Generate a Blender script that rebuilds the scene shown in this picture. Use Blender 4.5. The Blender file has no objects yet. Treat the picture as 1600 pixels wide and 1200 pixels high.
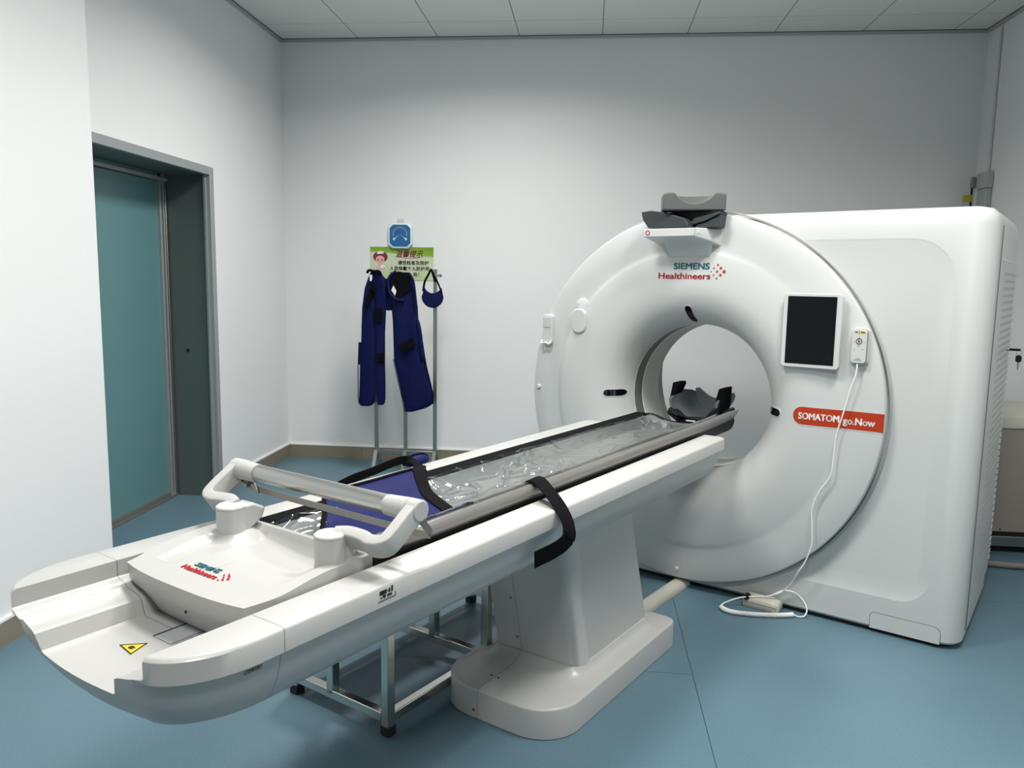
import bpy, bmesh, math, random
from mathutils import Vector, Matrix, noise
random.seed(7)
S = bpy.context.scene
COL = S.collection
PI = math.pi

# ------------------------------------------------------------------ camera, world, exposure
cam = bpy.data.cameras.new('camera'); cam_o = bpy.data.objects.new('camera', cam); COL.objects.link(cam_o)
cam.sensor_width = 36; cam.sensor_fit = 'HORIZONTAL'; cam.lens = 36 * 1233 / 1600
cam.clip_start = .02
Rm = Matrix(((0.995, 0.029, -0.096), (0.098, -0.128, 0.987), (0.016, -0.991, -0.130)))
xc = Vector((Rm[0][0], Rm[1][0], Rm[2][0])); yd = Vector((Rm[0][1], Rm[1][1], Rm[2][1]))
zf = Vector((Rm[0][2], Rm[1][2], Rm[2][2])).normalized()
xc = (xc - zf * xc.dot(zf)).normalized(); yu = (-zf).cross(xc).normalized()
m4 = Matrix.Identity(4)
for i in range(3):
    m4[i][0] = xc[i]; m4[i][1] = yu[i]; m4[i][2] = -zf[i]
m4.translation = Vector((0, 0, 1.5))
cam_o.matrix_world = m4
S.camera = cam_o
S.view_settings.view_transform = 'Standard'; S.view_settings.look = 'None'
S.view_settings.gamma = 1; S.view_settings.use_curve_mapping = False
S.view_settings.exposure = 0.0
W = bpy.data.worlds.new('world'); S.world = W; W.use_nodes = True
W.node_tree.nodes['Background'].inputs[0].default_value = (.8, .86, .9, 1)
W.node_tree.nodes['Background'].inputs[1].default_value = .25
LAMP = 4.0          # glow of the diffusers
LAMP_W = 52.0        # watts of each ceiling panel
LAMP_SPREAD = 2.75   # added limit on the panels' beam, sets how dark the upper walls get
LAMP_COL = (1.0, .985, .945)
LAMPS = [(-.75, 4.55), (-.62, 2.35), (1.05, 2.35), (.1, -.1)]
for i_, (x_, y_) in enumerate(LAMPS):
    al = bpy.data.lights.new('ceiling_panel_light', 'AREA'); al.shape = 'SQUARE'; al.size = .58; al.energy = LAMP_W; al.color = LAMP_COL; al.spread = LAMP_SPREAD
    ao = bpy.data.objects.new('ceiling_panel_light', al); COL.objects.link(ao); ao.location = (x_, y_, 3.36 - .016)

# ------------------------------------------------------------------ materials
def mat(name, col, rough=.5, metal=0., spec=.5, coat=0., noise_amt=0., noise_scale=8., bump=0., bump_scale=60., trans=0.):
    m = bpy.data.materials.new(name); m.use_nodes = True
    nt = m.node_tree; b = nt.nodes['Principled BSDF']
    b.inputs['Base Color'].default_value = (*col, 1); b.inputs['Roughness'].default_value = rough
    b.inputs['Metallic'].default_value = metal; b.inputs['Specular IOR Level'].default_value = spec
    b.inputs['Coat Weight'].default_value = coat
    if noise_amt or bump:
        tc = nt.nodes.new('ShaderNodeTexCoord')
    if noise_amt:
        n = nt.nodes.new('ShaderNodeTexNoise'); n.inputs['Scale'].default_value = noise_scale; n.inputs['Detail'].default_value = 4
        nt.links.new(tc.outputs['Object'], n.inputs['Vector'])
        mx = nt.nodes.new('ShaderNodeMix'); mx.data_type = 'RGBA'
        a = tuple(max(0, c * (1 - noise_amt)) for c in col); d = tuple(min(1, c * (1 + noise_amt)) for c in col)
        mx.inputs[6].default_value = (*a, 1); mx.inputs[7].default_value = (*d, 1)
        nt.links.new(n.outputs['Fac'], mx.inputs[0]); nt.links.new(mx.outputs[2], b.inputs['Base Color'])
    if bump:
        n2 = nt.nodes.new('ShaderNodeTexNoise'); n2.inputs['Scale'].default_value = bump_scale; n2.inputs['Detail'].default_value = 3
        nt.links.new(tc.outputs['Object'], n2.inputs['Vector'])
        bp = nt.nodes.new('ShaderNodeBump'); bp.inputs['Strength'].default_value = bump; bp.inputs['Distance'].default_value = .01
        nt.links.new(n2.outputs['Fac'], bp.inputs['Height']); nt.links.new(bp.outputs['Normal'], b.inputs['Normal'])
    return m

M = {}
M['wall'] = mat('wall_paint', (.765, .772, .775), .75, noise_amt=.02, noise_scale=2.2, bump=.06, bump_scale=25)
M['white'] = mat('white_plastic', (.455, .452, .438), .32, noise_amt=.008, noise_scale=3)
M['shell'] = mat('gantry_white', (.565, .578, .568), .38, noise_amt=.008, noise_scale=3)
M['white_b'] = mat('bright_white', (.58, .58, .57), .35)
M['cream'] = mat('cream_plastic', (.52, .50, .43), .4, noise_amt=.02)
M['liner'] = mat('bore_liner_grey', (.72, .72, .68), .45)
M['liner_dark'] = mat('bore_window_band', (.13, .13, .115), .35)
M['grey_pad'] = mat('grey_foam', (.095, .098, .096), .55, bump=.05, bump_scale=90)
M['dark_pad'] = mat('dark_grey_foam', (.032, .038, .042), .5, bump=.05, bump_scale=90)
M['head_grey'] = mat('head_rest_lining', (.10, .118, .125), .45)
M['black'] = mat('black_webbing', (.004, .004, .005), .9, spec=.08, bump=.15, bump_scale=400)
M['black_pl'] = mat('black_plastic', (.008, .009, .010), .45, spec=.25)
M['rubber'] = mat('black_rubber', (.01, .01, .012), .7)
M['blue'] = mat('lead_vinyl_blue', (.0035, .0055, .066), .6, spec=.12, noise_amt=.12, noise_scale=9, bump=.25, bump_scale=14)
M['navy'] = mat('lead_vinyl_navy', (.0022, .0045, .05), .6, spec=.15, noise_amt=.15, noise_scale=9, bump=.3, bump_scale=12)
M['chrome'] = mat('stainless_steel', (.62, .62, .58), .16, 1.)
M['steel'] = mat('brushed_steel', (.33, .345, .34), .38, 1., noise_amt=.05)
M['alu'] = mat('brushed_aluminium', (.50, .50, .48), .33, 1.)
M['bar'] = mat('grey_metal_bar', (.30, .29, .27), .35, .7)
M['screen'] = mat('display_glass', (.002, .003, .005), .1, spec=.2)
M['grey_line'] = mat('grey_gap', (.10, .11, .11), .7)
M['seal'] = mat('light_grey_trim', (.42, .43, .42), .5)
M['remote'] = mat('remote_grey', (.56, .56, .53), .5)
M['orange'] = mat('red_orange_label', (.43, .034, .006), .4)
M['teal_ink'] = mat('teal_ink', (.012, .115, .135), .5)
M['red_ink'] = mat('red_ink', (.42, .02, .03), .5)
M['white_ink'] = mat('white_ink', (.9, .88, .84), .5)
M['black_ink'] = mat('black_ink', (.01, .012, .01), .6)
M['yellow'] = mat('yellow_label', (.75, .5, .02), .5)
M['pink_ink'] = mat('pink_ink', (.52, .05, .2), .5)
M['tile'] = mat('beige_tile', (.235, .205, .15), .4, noise_amt=.15, noise_scale=5)
M['caulk'] = mat('white_paint_edge', (.85, .85, .82), .5)
M['beige_box'] = mat('beige_grey_panel', (.30, .262, .235), .55, noise_amt=.04)
M['teal_leaf'] = mat('teal_door_film', (.11, .235, .25), .34, noise_amt=.05, noise_scale=1.5)
M['reveal'] = mat('dark_steel_lining', (.12, .15, .14), .35, .3, noise_amt=.08, noise_scale=2)
M['frame'] = mat('door_frame_steel', (.36, .38, .385), .4, .4)
M['dark'] = mat('dark_shadow_gap', (.006, .006, .007), .8)
M['cable'] = mat('white_cable', (.85, .85, .83), .35)
M['cable_grey'] = mat('grey_cable', (.2, .2, .19), .5)
M['gauge_blue'] = mat('gauge_blue', (.015, .12, .33), .35)
M['pale'] = mat('pale_blue_plastic', (.62, .78, .8), .4)
M['gold'] = mat('gold_ink', (.55, .5, .25), .4)
M['skin'] = mat('printed_skin', (.72, .36, .33), .6)
M['hair'] = mat('printed_hair', (.17, .02, .035), .6)
M['tag'] = mat('white_care_tag', (.75, .75, .72), .6)

# floor: blue vinyl sheet with fine speckle and welded seams
def floor_mat():
    m = bpy.data.materials.new('blue_vinyl'); m.use_nodes = True; nt = m.node_tree; b = nt.nodes['Principled BSDF']
    tc = nt.nodes.new('ShaderNodeTexCoord')
    n1 = nt.nodes.new('ShaderNodeTexNoise'); n1.inputs['Scale'].default_value = 240; n1.inputs['Detail'].default_value = 2
    n2 = nt.nodes.new('ShaderNodeTexNoise'); n2.inputs['Scale'].default_value = 2.0; n2.inputs['Detail'].default_value = 5
    for n in (n1, n2): nt.links.new(tc.outputs['Object'], n.inputs['Vector'])
    r1 = nt.nodes.new('ShaderNodeValToRGB'); e = r1.color_ramp.elements
    e[0].position = .35; e[0].color = (.090, .158, .204, 1); e[1].position = .68; e[1].color = (.128, .220, .276, 1)
    nt.links.new(n1.outputs['Fac'], r1.inputs[0])
    mx = nt.nodes.new('ShaderNodeMix'); mx.data_type = 'RGBA'; mx.blend_type = 'MULTIPLY'; mx.inputs[0].default_value = 1
    r2 = nt.nodes.new('ShaderNodeValToRGB'); e = r2.color_ramp.elements
    e[0].position = .3; e[0].color = (.86, .9, .9, 1); e[1].position = .7; e[1].color = (1, 1, 1, 1)
    nt.links.new(n2.outputs['Fac'], r2.inputs[0])
    nt.links.new(r1.outputs[0], mx.inputs[6]); nt.links.new(r2.outputs[0], mx.inputs[7])
    # seams
    sp = nt.nodes.new('ShaderNodeSeparateXYZ'); nt.links.new(tc.outputs['Object'], sp.inputs[0])
    def line(out, v, w=.0016):
        s = nt.nodes.new('ShaderNodeMath'); s.operation = 'COMPARE'; s.inputs[1].default_value = v; s.inputs[2].default_value = w
        nt.links.new(out, s.inputs[0]); return s.outputs[0]
    def gate(out, v, op):
        s = nt.nodes.new('ShaderNodeMath'); s.operation = op; s.inputs[1].default_value = v; nt.links.new(out, s.inputs[0]); return s.outputs[0]
    def mul(a, b_):
        s = nt.nodes.new('ShaderNodeMath'); s.operation = 'MULTIPLY'; nt.links.new(a, s.inputs[0]); nt.links.new(b_, s.inputs[1]); return s.outputs[0]
    def add(a, b_):
        s = nt.nodes.new('ShaderNodeMath'); s.operation = 'MAXIMUM'; nt.links.new(a, s.inputs[0]); nt.links.new(b_, s.inputs[1]); return s.outputs[0]
    X, Y = sp.outputs[0], sp.outputs[1]
    f = line(X, .434); f = add(f, mul(line(Y, 2.94), gate(X, .434, 'LESS_THAN'))); f = add(f, mul(line(Y, 3.855), gate(X, .434, 'GREATER_THAN')))
    
    m2 = nt.nodes.new('ShaderNodeMix'); m2.data_type = 'RGBA'; m2.inputs[7].default_value = (.03, .055, .07, 1)
    nt.links.new(f, m2.inputs[0]); nt.links.new(mx.outputs[2], m2.inputs[6]); nt.links.new(m2.outputs[2], b.inputs['Base Color'])
    b.inputs['Roughness'].default_value = .42; b.inputs['Specular IOR Level'].default_value = .45
    bp = nt.nodes.new('ShaderNodeBump'); bp.inputs['Strength'].default_value = .08; bp.inputs['Distance'].default_value = .002
    nt.links.new(n1.outputs['Fac'], bp.inputs['Height']); nt.links.new(bp.outputs['Normal'], b.inputs['Normal'])
    return m
M['floor'] = floor_mat()

# ceiling: pale grey-green panels with dark joints
def ceil_mat():
    m = bpy.data.materials.new('ceiling_panels'); m.use_nodes = True; nt = m.node_tree; b = nt.nodes['Principled BSDF']
    tc = nt.nodes.new('ShaderNodeTexCoord'); sp = nt.nodes.new('ShaderNodeSeparateXYZ'); nt.links.new(tc.outputs['Object'], sp.inputs[0])
    outs = []
    for k, (off, per) in enumerate(((-.60, .634), (5.96, 1.27))):
        a = nt.nodes.new('ShaderNodeMath'); a.operation = 'SUBTRACT'; a.inputs[1].default_value = off; nt.links.new(sp.outputs[k], a.inputs[0])
        q = nt.nodes.new('ShaderNodeMath'); q.operation = 'PINGPONG'; q.inputs[1].default_value = per / 2; nt.links.new(a.outputs[0], q.inputs[0])
        l = nt.nodes.new('ShaderNodeMath'); l.operation = 'LESS_THAN'; l.inputs[1].default_value = .0035 if k == 0 else .002
        nt.links.new(q.outputs[0], l.inputs[0]); outs.append(l.outputs[0])
    mxm = nt.nodes.new('ShaderNodeMath'); mxm.operation = 'MAXIMUM'; nt.links.new(outs[0], mxm.inputs[0]); nt.links.new(outs[1], mxm.inputs[1])
    m2 = nt.nodes.new('ShaderNodeMix'); m2.data_type = 'RGBA'
    m2.inputs[6].default_value = (.78, .80, .76, 1); m2.inputs[7].default_value = (.2, .22, .21, 1)
    nt.links.new(mxm.outputs[0], m2.inputs[0]); nt.links.new(m2.outputs[2], b.inputs['Base Color'])
    b.inputs['Roughness'].default_value = .6
    return m
M['ceiling'] = ceil_mat()

# couch body: white plastic with one fine seam across it (object y = -2.72)
def seam_mat(name, base, axis, vals, w=.0013, ink=(.22, .22, .21)):
    m = base.copy(); m.name = name; nt = m.node_tree; b = nt.nodes['Principled BSDF']
    tc = nt.nodes.new('ShaderNodeTexCoord'); sp = nt.nodes.new('ShaderNodeSeparateXYZ'); nt.links.new(tc.outputs['Object'], sp.inputs[0])
    f = None
    for v in vals:
        s = nt.nodes.new('ShaderNodeMath'); s.operation = 'COMPARE'; s.inputs[1].default_value = v; s.inputs[2].default_value = w
        nt.links.new(sp.outputs[axis], s.inputs[0])
        if f is None: f = s.outputs[0]
        else:
            a = nt.nodes.new('ShaderNodeMath'); a.operation = 'MAXIMUM'; nt.links.new(f, a.inputs[0]); nt.links.new(s.outputs[0], a.inputs[1]); f = a.outputs[0]
    mx = nt.nodes.new('ShaderNodeMix'); mx.data_type = 'RGBA'; mx.inputs[7].default_value = (*ink, 1)
    src = b.inputs['Base Color'].links
    if src: nt.links.new(src[0].from_socket, mx.inputs[6])
    else: mx.inputs[6].default_value = b.inputs['Base Color'].default_value
    nt.links.new(f, mx.inputs[0]); nt.links.new(mx.outputs[2], b.inputs['Base Color'])
    return m
M['couch'] = seam_mat('couch_white', M['white'], 1, [-2.72])
M['couch_base'] = seam_mat('couch_base_white', M['white'], 0, [-.055])

# crumpled clear film: transparent with fresnel gloss
def film_mat():
    m = bpy.data.materials.new('clear_plastic_film'); m.use_nodes = True; nt = m.node_tree
    for n in list(nt.nodes): nt.nodes.remove(n)
    out = nt.nodes.new('ShaderNodeOutputMaterial'); tr = nt.nodes.new('ShaderNodeBsdfTransparent'); gl = nt.nodes.new('ShaderNodeBsdfGlossy')
    tr.inputs[0].default_value = (.93, .95, .95, 1)
    gl.inputs['Roughness'].default_value = .07; gl.inputs[0].default_value = (1, 1, 1, 1)
    mx = nt.nodes.new('ShaderNodeMixShader'); fr = nt.nodes.new('ShaderNodeFresnel'); fr.inputs[0].default_value = 1.6
    nt.links.new(fr.outputs[0], mx.inputs[0]); nt.links.new(tr.outputs[0], mx.inputs[1]); nt.links.new(gl.outputs[0], mx.inputs[2])
    nt.links.new(mx.outputs[0], out.inputs[0]); return m
M['film'] = film_mat()
M['silver'] = mat('silver_grey_mat', (.25, .26, .26), .32, .3, bump=.1, bump_scale=10)
def emit_mat():
    m = bpy.data.materials.new('lamp_diffuser'); m.use_nodes = True; nt = m.node_tree
    for n in list(nt.nodes): nt.nodes.remove(n)
    out = nt.nodes.new('ShaderNodeOutputMaterial'); em = nt.nodes.new('ShaderNodeEmission')
    em.inputs[0].default_value = (*LAMP_COL, 1); em.inputs[1].default_value = LAMP
    nt.links.new(em.outputs[0], out.inputs[0]); return m
M['lamp'] = emit_mat()

# ------------------------------------------------------------------ helpers
def tag(o, label=None, cat=None, group=None, kind=None):
    if label: o['label'] = label
    if cat: o['category'] = cat
    if group: o['group'] = group
    if kind: o['kind'] = kind
    return o

def thing(name, label, cat, loc=(0, 0, 0), rz=0, group=None):
    o = bpy.data.objects.new(name, None); o.empty_display_size = .1; COL.objects.link(o)
    o.location = loc; o.rotation_euler = (0, 0, rz); tag(o, label, cat, group); return o

class MB:
    def __init__(s): s.v = []; s.f = []
    def add(s, vs, fs):
        n = len(s.v); s.v += [tuple(v) for v in vs]; s.f += [tuple(i + n for i in f) for f in fs]; return s
    def box(s, x0, x1, y0, y1, z0, z1, T=None):
        vs = [Vector((x, y, z)) for x in (x0, x1) for y in (y0, y1) for z in (z0, z1)]
        if T: vs = [T @ v for v in vs]
        return s.add(vs, [(0, 1, 3, 2), (4, 6, 7, 5), (0, 4, 5, 1), (2, 3, 7, 6), (0, 2, 6, 4), (1, 5, 7, 3)])
    def loft(s, rings, cap=True, close=True):
        n = len(rings[0]); vs = [v for r in rings for v in r]; fs = []
        for i in range(len(rings) - 1):
            for j in range(n if close else n - 1):
                k = (j + 1) % n; fs.append((i * n + j, i * n + k, (i + 1) * n + k, (i + 1) * n + j))
        if cap: fs.append(tuple(range(n))[::-1]); fs.append(tuple(range((len(rings) - 1) * n, len(rings) * n)))
        return s.add(vs, fs)
    def prism(s, poly, a0, a1, axis='z', T=None):
        def P(p, a):
            v = Vector((p[0], p[1], a)) if axis == 'z' else Vector((p[0], a, p[1])) if axis == 'y' else Vector((a, p[0], p[1]))
            return T @ v if T else v
        return s.loft([[P(p, a0) for p in poly], [P(p, a1) for p in poly]])
    def tube(s, pts, r, n=12, cap=True):
        pts = [Vector(p) for p in pts]; rings = []; prev = None
        for i, p in enumerate(pts):
            d = (pts[min(i + 1, len(pts) - 1)] - pts[max(i - 1, 0)]).normalized()
            if prev is None:
                u = d.orthogonal().normalized()
            else:
                u = (prev - d * prev.dot(d)).normalized()
            prev = u; w = d.cross(u); rr = r[i] if isinstance(r, (list, tuple)) else r
            rings.append([p + (u * math.cos(a) + w * math.sin(a)) * rr for a in [2 * PI * k / n for k in range(n)]])
        return s.loft(rings, cap)
    def ribbon(s, pts, wdir, w, t):
        """flat strap: rectangle section w x t swept on pts, width vectors wdir (one per point or one)"""
        pts = [Vector(p) for p in pts]; rings = []
        for i, p in enumerate(pts):
            d = (pts[min(i + 1, len(pts) - 1)] - pts[max(i - 1, 0)]).normalized()
            wd = Vector(wdir[i] if isinstance(wdir, list) else wdir); wd = (wd - d * wd.dot(d)).normalized()
            nn = d.cross(wd).normalized()
            rings.append([p + wd * w / 2 * a + nn * t / 2 * b for a, b in ((1, 1), (-1, 1), (-1, -1), (1, -1))])
        return s.loft(rings)
    def revolve(s, prof, c, axis='y', n=96, cap=False):
        rings = []
        for (r, h) in prof:
            ring = []
            for k in range(n):
                a = 2 * PI * k / n
                if axis == 'y': ring.append(Vector((c[0] + r * math.cos(a), c[1] + h, c[2] + r * math.sin(a))))
                else: ring.append(Vector((c[0] + r * math.cos(a), c[1] + r * math.sin(a), c[2] + h)))
            rings.append(ring)
        return s.loft(rings, cap)
    def build(s, name, m, parent=None, smooth=40, bevel=0, seg=2, sub=0):
        me = bpy.data.meshes.new(name); me.from_pydata(s.v, [], s.f)
        bm = bmesh.new(); bm.from_mesh(me); bmesh.ops.recalc_face_normals(bm, faces=bm.faces); bm.to_mesh(me); bm.free()
        me.materials.append(m)
        o = bpy.data.objects.new(name, me); COL.objects.link(o)
        if parent: o.parent = parent
        if smooth:
            me.polygons.foreach_set('use_smooth', [True] * len(me.polygons))
            me.set_sharp_from_angle(angle=math.radians(smooth))
        if bevel:
            b = o.modifiers.new('bevel', 'BEVEL'); b.width = bevel; b.segments = seg; b.limit_method = 'ANGLE'; b.angle_limit = math.radians(35)
            b.harden_normals = False
        if sub:
            q = o.modifiers.new('sub', 'SUBSURF'); q.levels = sub; q.render_levels = sub
        return o

def bake(o, smooth=35):
    """apply the modifiers of o"""
    dg = bpy.context.evaluated_depsgraph_get(); me = bpy.data.meshes.new_from_object(o.evaluated_get(dg))
    o.modifiers.clear(); o.data = me
    if smooth:
        me.polygons.foreach_set('use_smooth', [True] * len(me.polygons)); me.set_sharp_from_angle(angle=math.radians(smooth))
    return o
def cut(o, *cutters):
    for c in cutters:
        b = o.modifiers.new('cut', 'BOOLEAN'); b.operation = 'DIFFERENCE'; b.object = c; b.solver = 'EXACT'
    bake(o)
    for c in cutters: bpy.data.objects.remove(c)
    return o

def rrect(x0, x1, y0, y1, r, n=6):
    if not isinstance(r, (list, tuple)): r = [r] * 4
    pts = []
    for (cx, cy, a0, rr) in ((x1 - r[0], y1 - r[0], 0, r[0]), (x0 + r[1], y1 - r[1], 90, r[1]), (x0 + r[2], y0 + r[2], 180, r[2]), (x1 - r[3], y0 + r[3], 270, r[3])):
        for k in range(n + 1):
            a = math.radians(a0 + 90 * k / n); pts.append((cx + rr * math.cos(a), cy + rr * math.sin(a)))
    return pts
def smooth_path(pts, k=8):
    P = [Vector(p) for p in pts]; out = []
    for i in range(len(P) - 1):
        p0, p1, p2, p3 = P[max(i - 1, 0)], P[i], P[i + 1], P[min(i + 2, len(P) - 1)]
        for j in range(k):
            t = j / k
            out.append(.5 * ((2 * p1) + (p2 - p0) * t + (2 * p0 - 5 * p1 + 4 * p2 - p3) * t * t + (3 * p1 - p0 - 3 * p2 + p3) * t ** 3))
    out.append(P[-1]); return out
def sst(a, b, x):
    t = max(0, min(1, (x - a) / (b - a))); return t * t * (3 - 2 * t)

def text(s, size, m, parent, T, name='lettering', bold=0., width=None, shear=0., ext=.0006, align='LEFT'):
    cu = bpy.data.curves.new('t', 'FONT'); cu.body = s; cu.size = size; cu.extrude = ext; cu.shear = shear; cu.align_x = align
    cu.resolution_u = 4
    t = bpy.data.objects.new('t', cu); COL.objects.link(t)
    dg = bpy.context.evaluated_depsgraph_get(); me = bpy.data.meshes.new_from_object(t.evaluated_get(dg))
    bpy.data.objects.remove(t); bpy.data.curves.remove(cu)
    if width:
        xs = [v.co.x for v in me.vertices]; w = max(xs) - min(xs); k = width / w
        for v in me.vertices: v.co.x *= k
    if bold:
        me0 = me.copy(); bm = bmesh.new(); bm.from_mesh(me)
        for dx, dy in ((bold, 0), (-bold, 0), (0, bold * .7), (0, -bold * .7)):
            q = me0.copy(); q.transform(Matrix.Translation((dx, dy, 0))); bm.from_mesh(q); bpy.data.meshes.remove(q)
        bm.to_mesh(me); bm.free(); bpy.data.meshes.remove(me0)
    me.materials.clear(); me.materials.append(m)
    me.transform(T)
    o = bpy.data.objects.new(name, me); COL.objects.link(o); o.parent = parent
    return o
def frame_T(origin, ex, ey):
    ex = Vector(ex).normalized(); ez = ex.cross(Vector(ey)).normalized(); ey = ez.cross(ex)
    T = Matrix.Identity(4)
    for i in range(3): T[i][0] = ex[i]; T[i][1] = ey[i]; T[i][2] = ez[i]
    T.translation = Vector(origin); return T

# ------------------------------------------------------------------ room
ZC = 3.36; BW = 6.326; XL = -2.5; XN = -2.33; XR = 2.824; YN = 3.575; YF = -3.2
D0, D1, DZ = 3.70, 5.045, 2.15        # door opening (inner)
XD = -2.79
def struct(name, mb, m, **k):
    o = mb.build(name, m, None, **k); o['kind'] = 'structure'; return o
struct('floor', MB().box(-3.2, 3.1, YF - .1, BW + .1, -.1, 0), M['floor'], smooth=0)
struct('ceiling', MB().box(-3.2, 3.1, YF - .1, BW + .1, ZC, ZC + .1), M['ceiling'], smooth=0)
struct('wall_back', MB().box(XL - .6, XR + .15, BW, BW + .15, 0, ZC), M['wall'], smooth=0)
struct('wall_right', MB().box(XR, XR + .15, YF, BW, 0, ZC), M['wall'], smooth=0)
struct('wall_front', MB().box(-2.6, XR + .15, YF - .15, YF, 0, ZC), mat('grey_green_low_bounce', (.34, .36, .35), .7), smooth=0)  # unseen wall behind the camera, coloured darker to cut the fill light
w = MB()
w.box(XN - .6, XN, YF, YN, 0, ZC)                      # thicker near part
w.box(XL - .32, XL, YN, D0 - .05, 0, ZC)
w.box(XL - .32, XL, D1 + .05, BW, 0, ZC)
w.box(XL - .32, XL, D0 - .05, D1 + .05, DZ + .05, ZC)
struct('wall_left', w, M['wall'], smooth=0)
# baseboards (beige tile with a thin white painted edge above)
def baseboard(name, mb, cap):
    o = struct(name, mb, M['tile'], smooth=0)
    cap.build('top_edge', M['caulk'], o, smooth=0)
H = .102; TK = .012
M['tile_y'] = seam_mat('beige_tile_joints', M['tile'], 0, [-1.868, -1.27, -.67, -.07, .53], .002, (.12, .10, .08))
b = MB().box(XL, XR, BW - TK, BW, 0, H); o = struct('baseboard_back', b, M['tile_y'], smooth=0)
MB().box(XL, XR, BW - TK - .002, BW, H, H + .012).build('top_edge', M['caulk'], o, smooth=0)
baseboard('baseboard_left', MB().box(XL, XL + TK, D1 + .06, BW - TK, 0, H).box(XN, XN + TK, YF, YN + TK, 0, H).box(XL, XN, YN, YN + TK, 0, H),
          MB().box(XL, XL + TK + .002, D1 + .06, BW - TK, H, H + .012).box(XN, XN + TK + .002, YF, YN + TK, H, H + .012))
baseboard('baseboard_right', MB().box(XR - TK, XR, YF, BW - TK, 0, H), MB().box(XR - TK - .002, XR, YF, BW - TK, H, H + .012))
# ceiling edge angle
t = MB()
t.box(XL, XR, BW - .02, BW, ZC - .022, ZC - .004); t.box(XL, XL + .02, YN, BW - .02, ZC - .022, ZC - .004); t.box(XR - .02, XR, YF, BW - .02, ZC - .022, ZC - .004)
t.box(XN, XN + .02, YF, YN, ZC - .022, ZC - .004)
struct('trim_1', t, M['seal'], smooth=0)
t = MB()
t.box(XL, XR, BW - .024, BW - .018, ZC - .005, ZC); t.box(XL + .018, XL + .024, YN, BW - .02, ZC - .005, ZC); t.box(XR - .024, XR - .018, YF, BW - .02, ZC - .005, ZC)
struct('trim_2', t, M['grey_line'], smooth=0)

# door set deep in the left wall
dr = bpy.data.objects.new('door_1', None); COL.objects.link(dr); dr.location = (XD, 0, 0); dr['kind'] = 'structure'
dr['label'] = 'teal sliding door set deep in a grey steel frame in the left wall'
f = MB()
f.box(.27, .302, D1, D1 + .052, 0, DZ + .052); f.box(.27, .302, D0 - .052, D0, 0, DZ + .052); f.box(.27, .302, D0, D1, DZ, DZ + .052)
f.build('door_frame', M['frame'], dr, bevel=.002)
j = MB(); j.box(.0, .27, D1, D1 + .045, 0, DZ); j.build('far_jamb', M['reveal'], dr, smooth=0)
MB().box(.0, .27, D0 - .045, D0, 0, DZ).build('near_jamb', M['reveal'], dr, smooth=0)
MB().box(.0, .27, D0, D1, DZ, DZ + .045).build('head_lining', M['reveal'], dr, smooth=0)
MB().box(.262, .275, D1 - .018, D1, 0, DZ).build('jamb_edge', M['frame'], dr, smooth=0)
lf = MB().box(-.05, -.02, D0 - .1, 4.965, .03, 2.10).build('door_leaf', M['teal_leaf'], dr, smooth=0)
s = MB()
s.box(-.05, .0, 4.965, 4.985, .0, 2.12); s.box(-.05, .004, 4.998, 5.012, 0, DZ)
s.build('door_stile', M['frame'], dr, bevel=.002)
MB().box(-.05, -.012, 4.985, D1, 0, DZ).build('gap_strip', M['dark'], dr, smooth=0)
MB().box(-.05, .008, 5.018, 5.030, 0, DZ).build('bright_stile', M['alu'], dr, bevel=.002)
MB().box(-.03, .012, D0, D1 - .02, 0, .018).box(-.04, -.005, D0, D1 - .02, .018, .04).build('threshold_rail', M['bar'], dr, bevel=.002)
MB().box(-.03, .01, D0, D1, 2.105, 2.125).build('top_rail', M['frame'], dr, smooth=0)
MB().box(-.05, -.02, D0 - .05, D1, 2.125, DZ + .04).build('transom', M['teal_leaf'], dr, smooth=0)
kh = MB(); kh.revolve([(0.0001, 0), (.012, 0), (.012, .003), (.0001, .003)], (.11, D1 - .0031, 1.0), n=16)
kh.build('keyhole', M['dark'], dr)
MB().box(-.2, -.12, D0 - .2, D1 + .1, 0, 2.3).build('backing', M['dark'], dr, smooth=0)

# ceiling lamps (recessed panels, ahead of and above the couch, outside the frame)
first = None
lamp_words = ['nearest the back wall', 'above the foot end of the couch', 'right of the couch', 'farthest from the scanner']
for i, (x, y) in enumerate(LAMPS):
    if first is None:
        first = thing('ceiling_light', 'square recessed white light panel in the ceiling, ' + lamp_words[0], 'ceiling light', (x, y, ZC), 0, 'recessed ceiling light panels')
        fr = MB(); a = .33; c = .30
        fr.box(-a, a, -a, -c, -.012, -.0005); fr.box(-a, a, c, a, -.012, -.0005); fr.box(-a, -c, -c, c, -.012, -.0005); fr.box(c, a, -c, c, -.012, -.0005)
        fr.build('lamp_frame', M['white_b'], first, smooth=0)
        MB().box(-c, c, -c, c, -.006, -.001).build('diffuser', M['lamp'], first, smooth=0)
    else:
        r = first.copy(); COL.objects.link(r); r.location = (x, y, ZC); r['label'] = 'square recessed white light panel in the ceiling, ' + lamp_words[i]
        for ch in list(first.children):
            q = ch.copy(); COL.objects.link(q); q.parent = r

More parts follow.
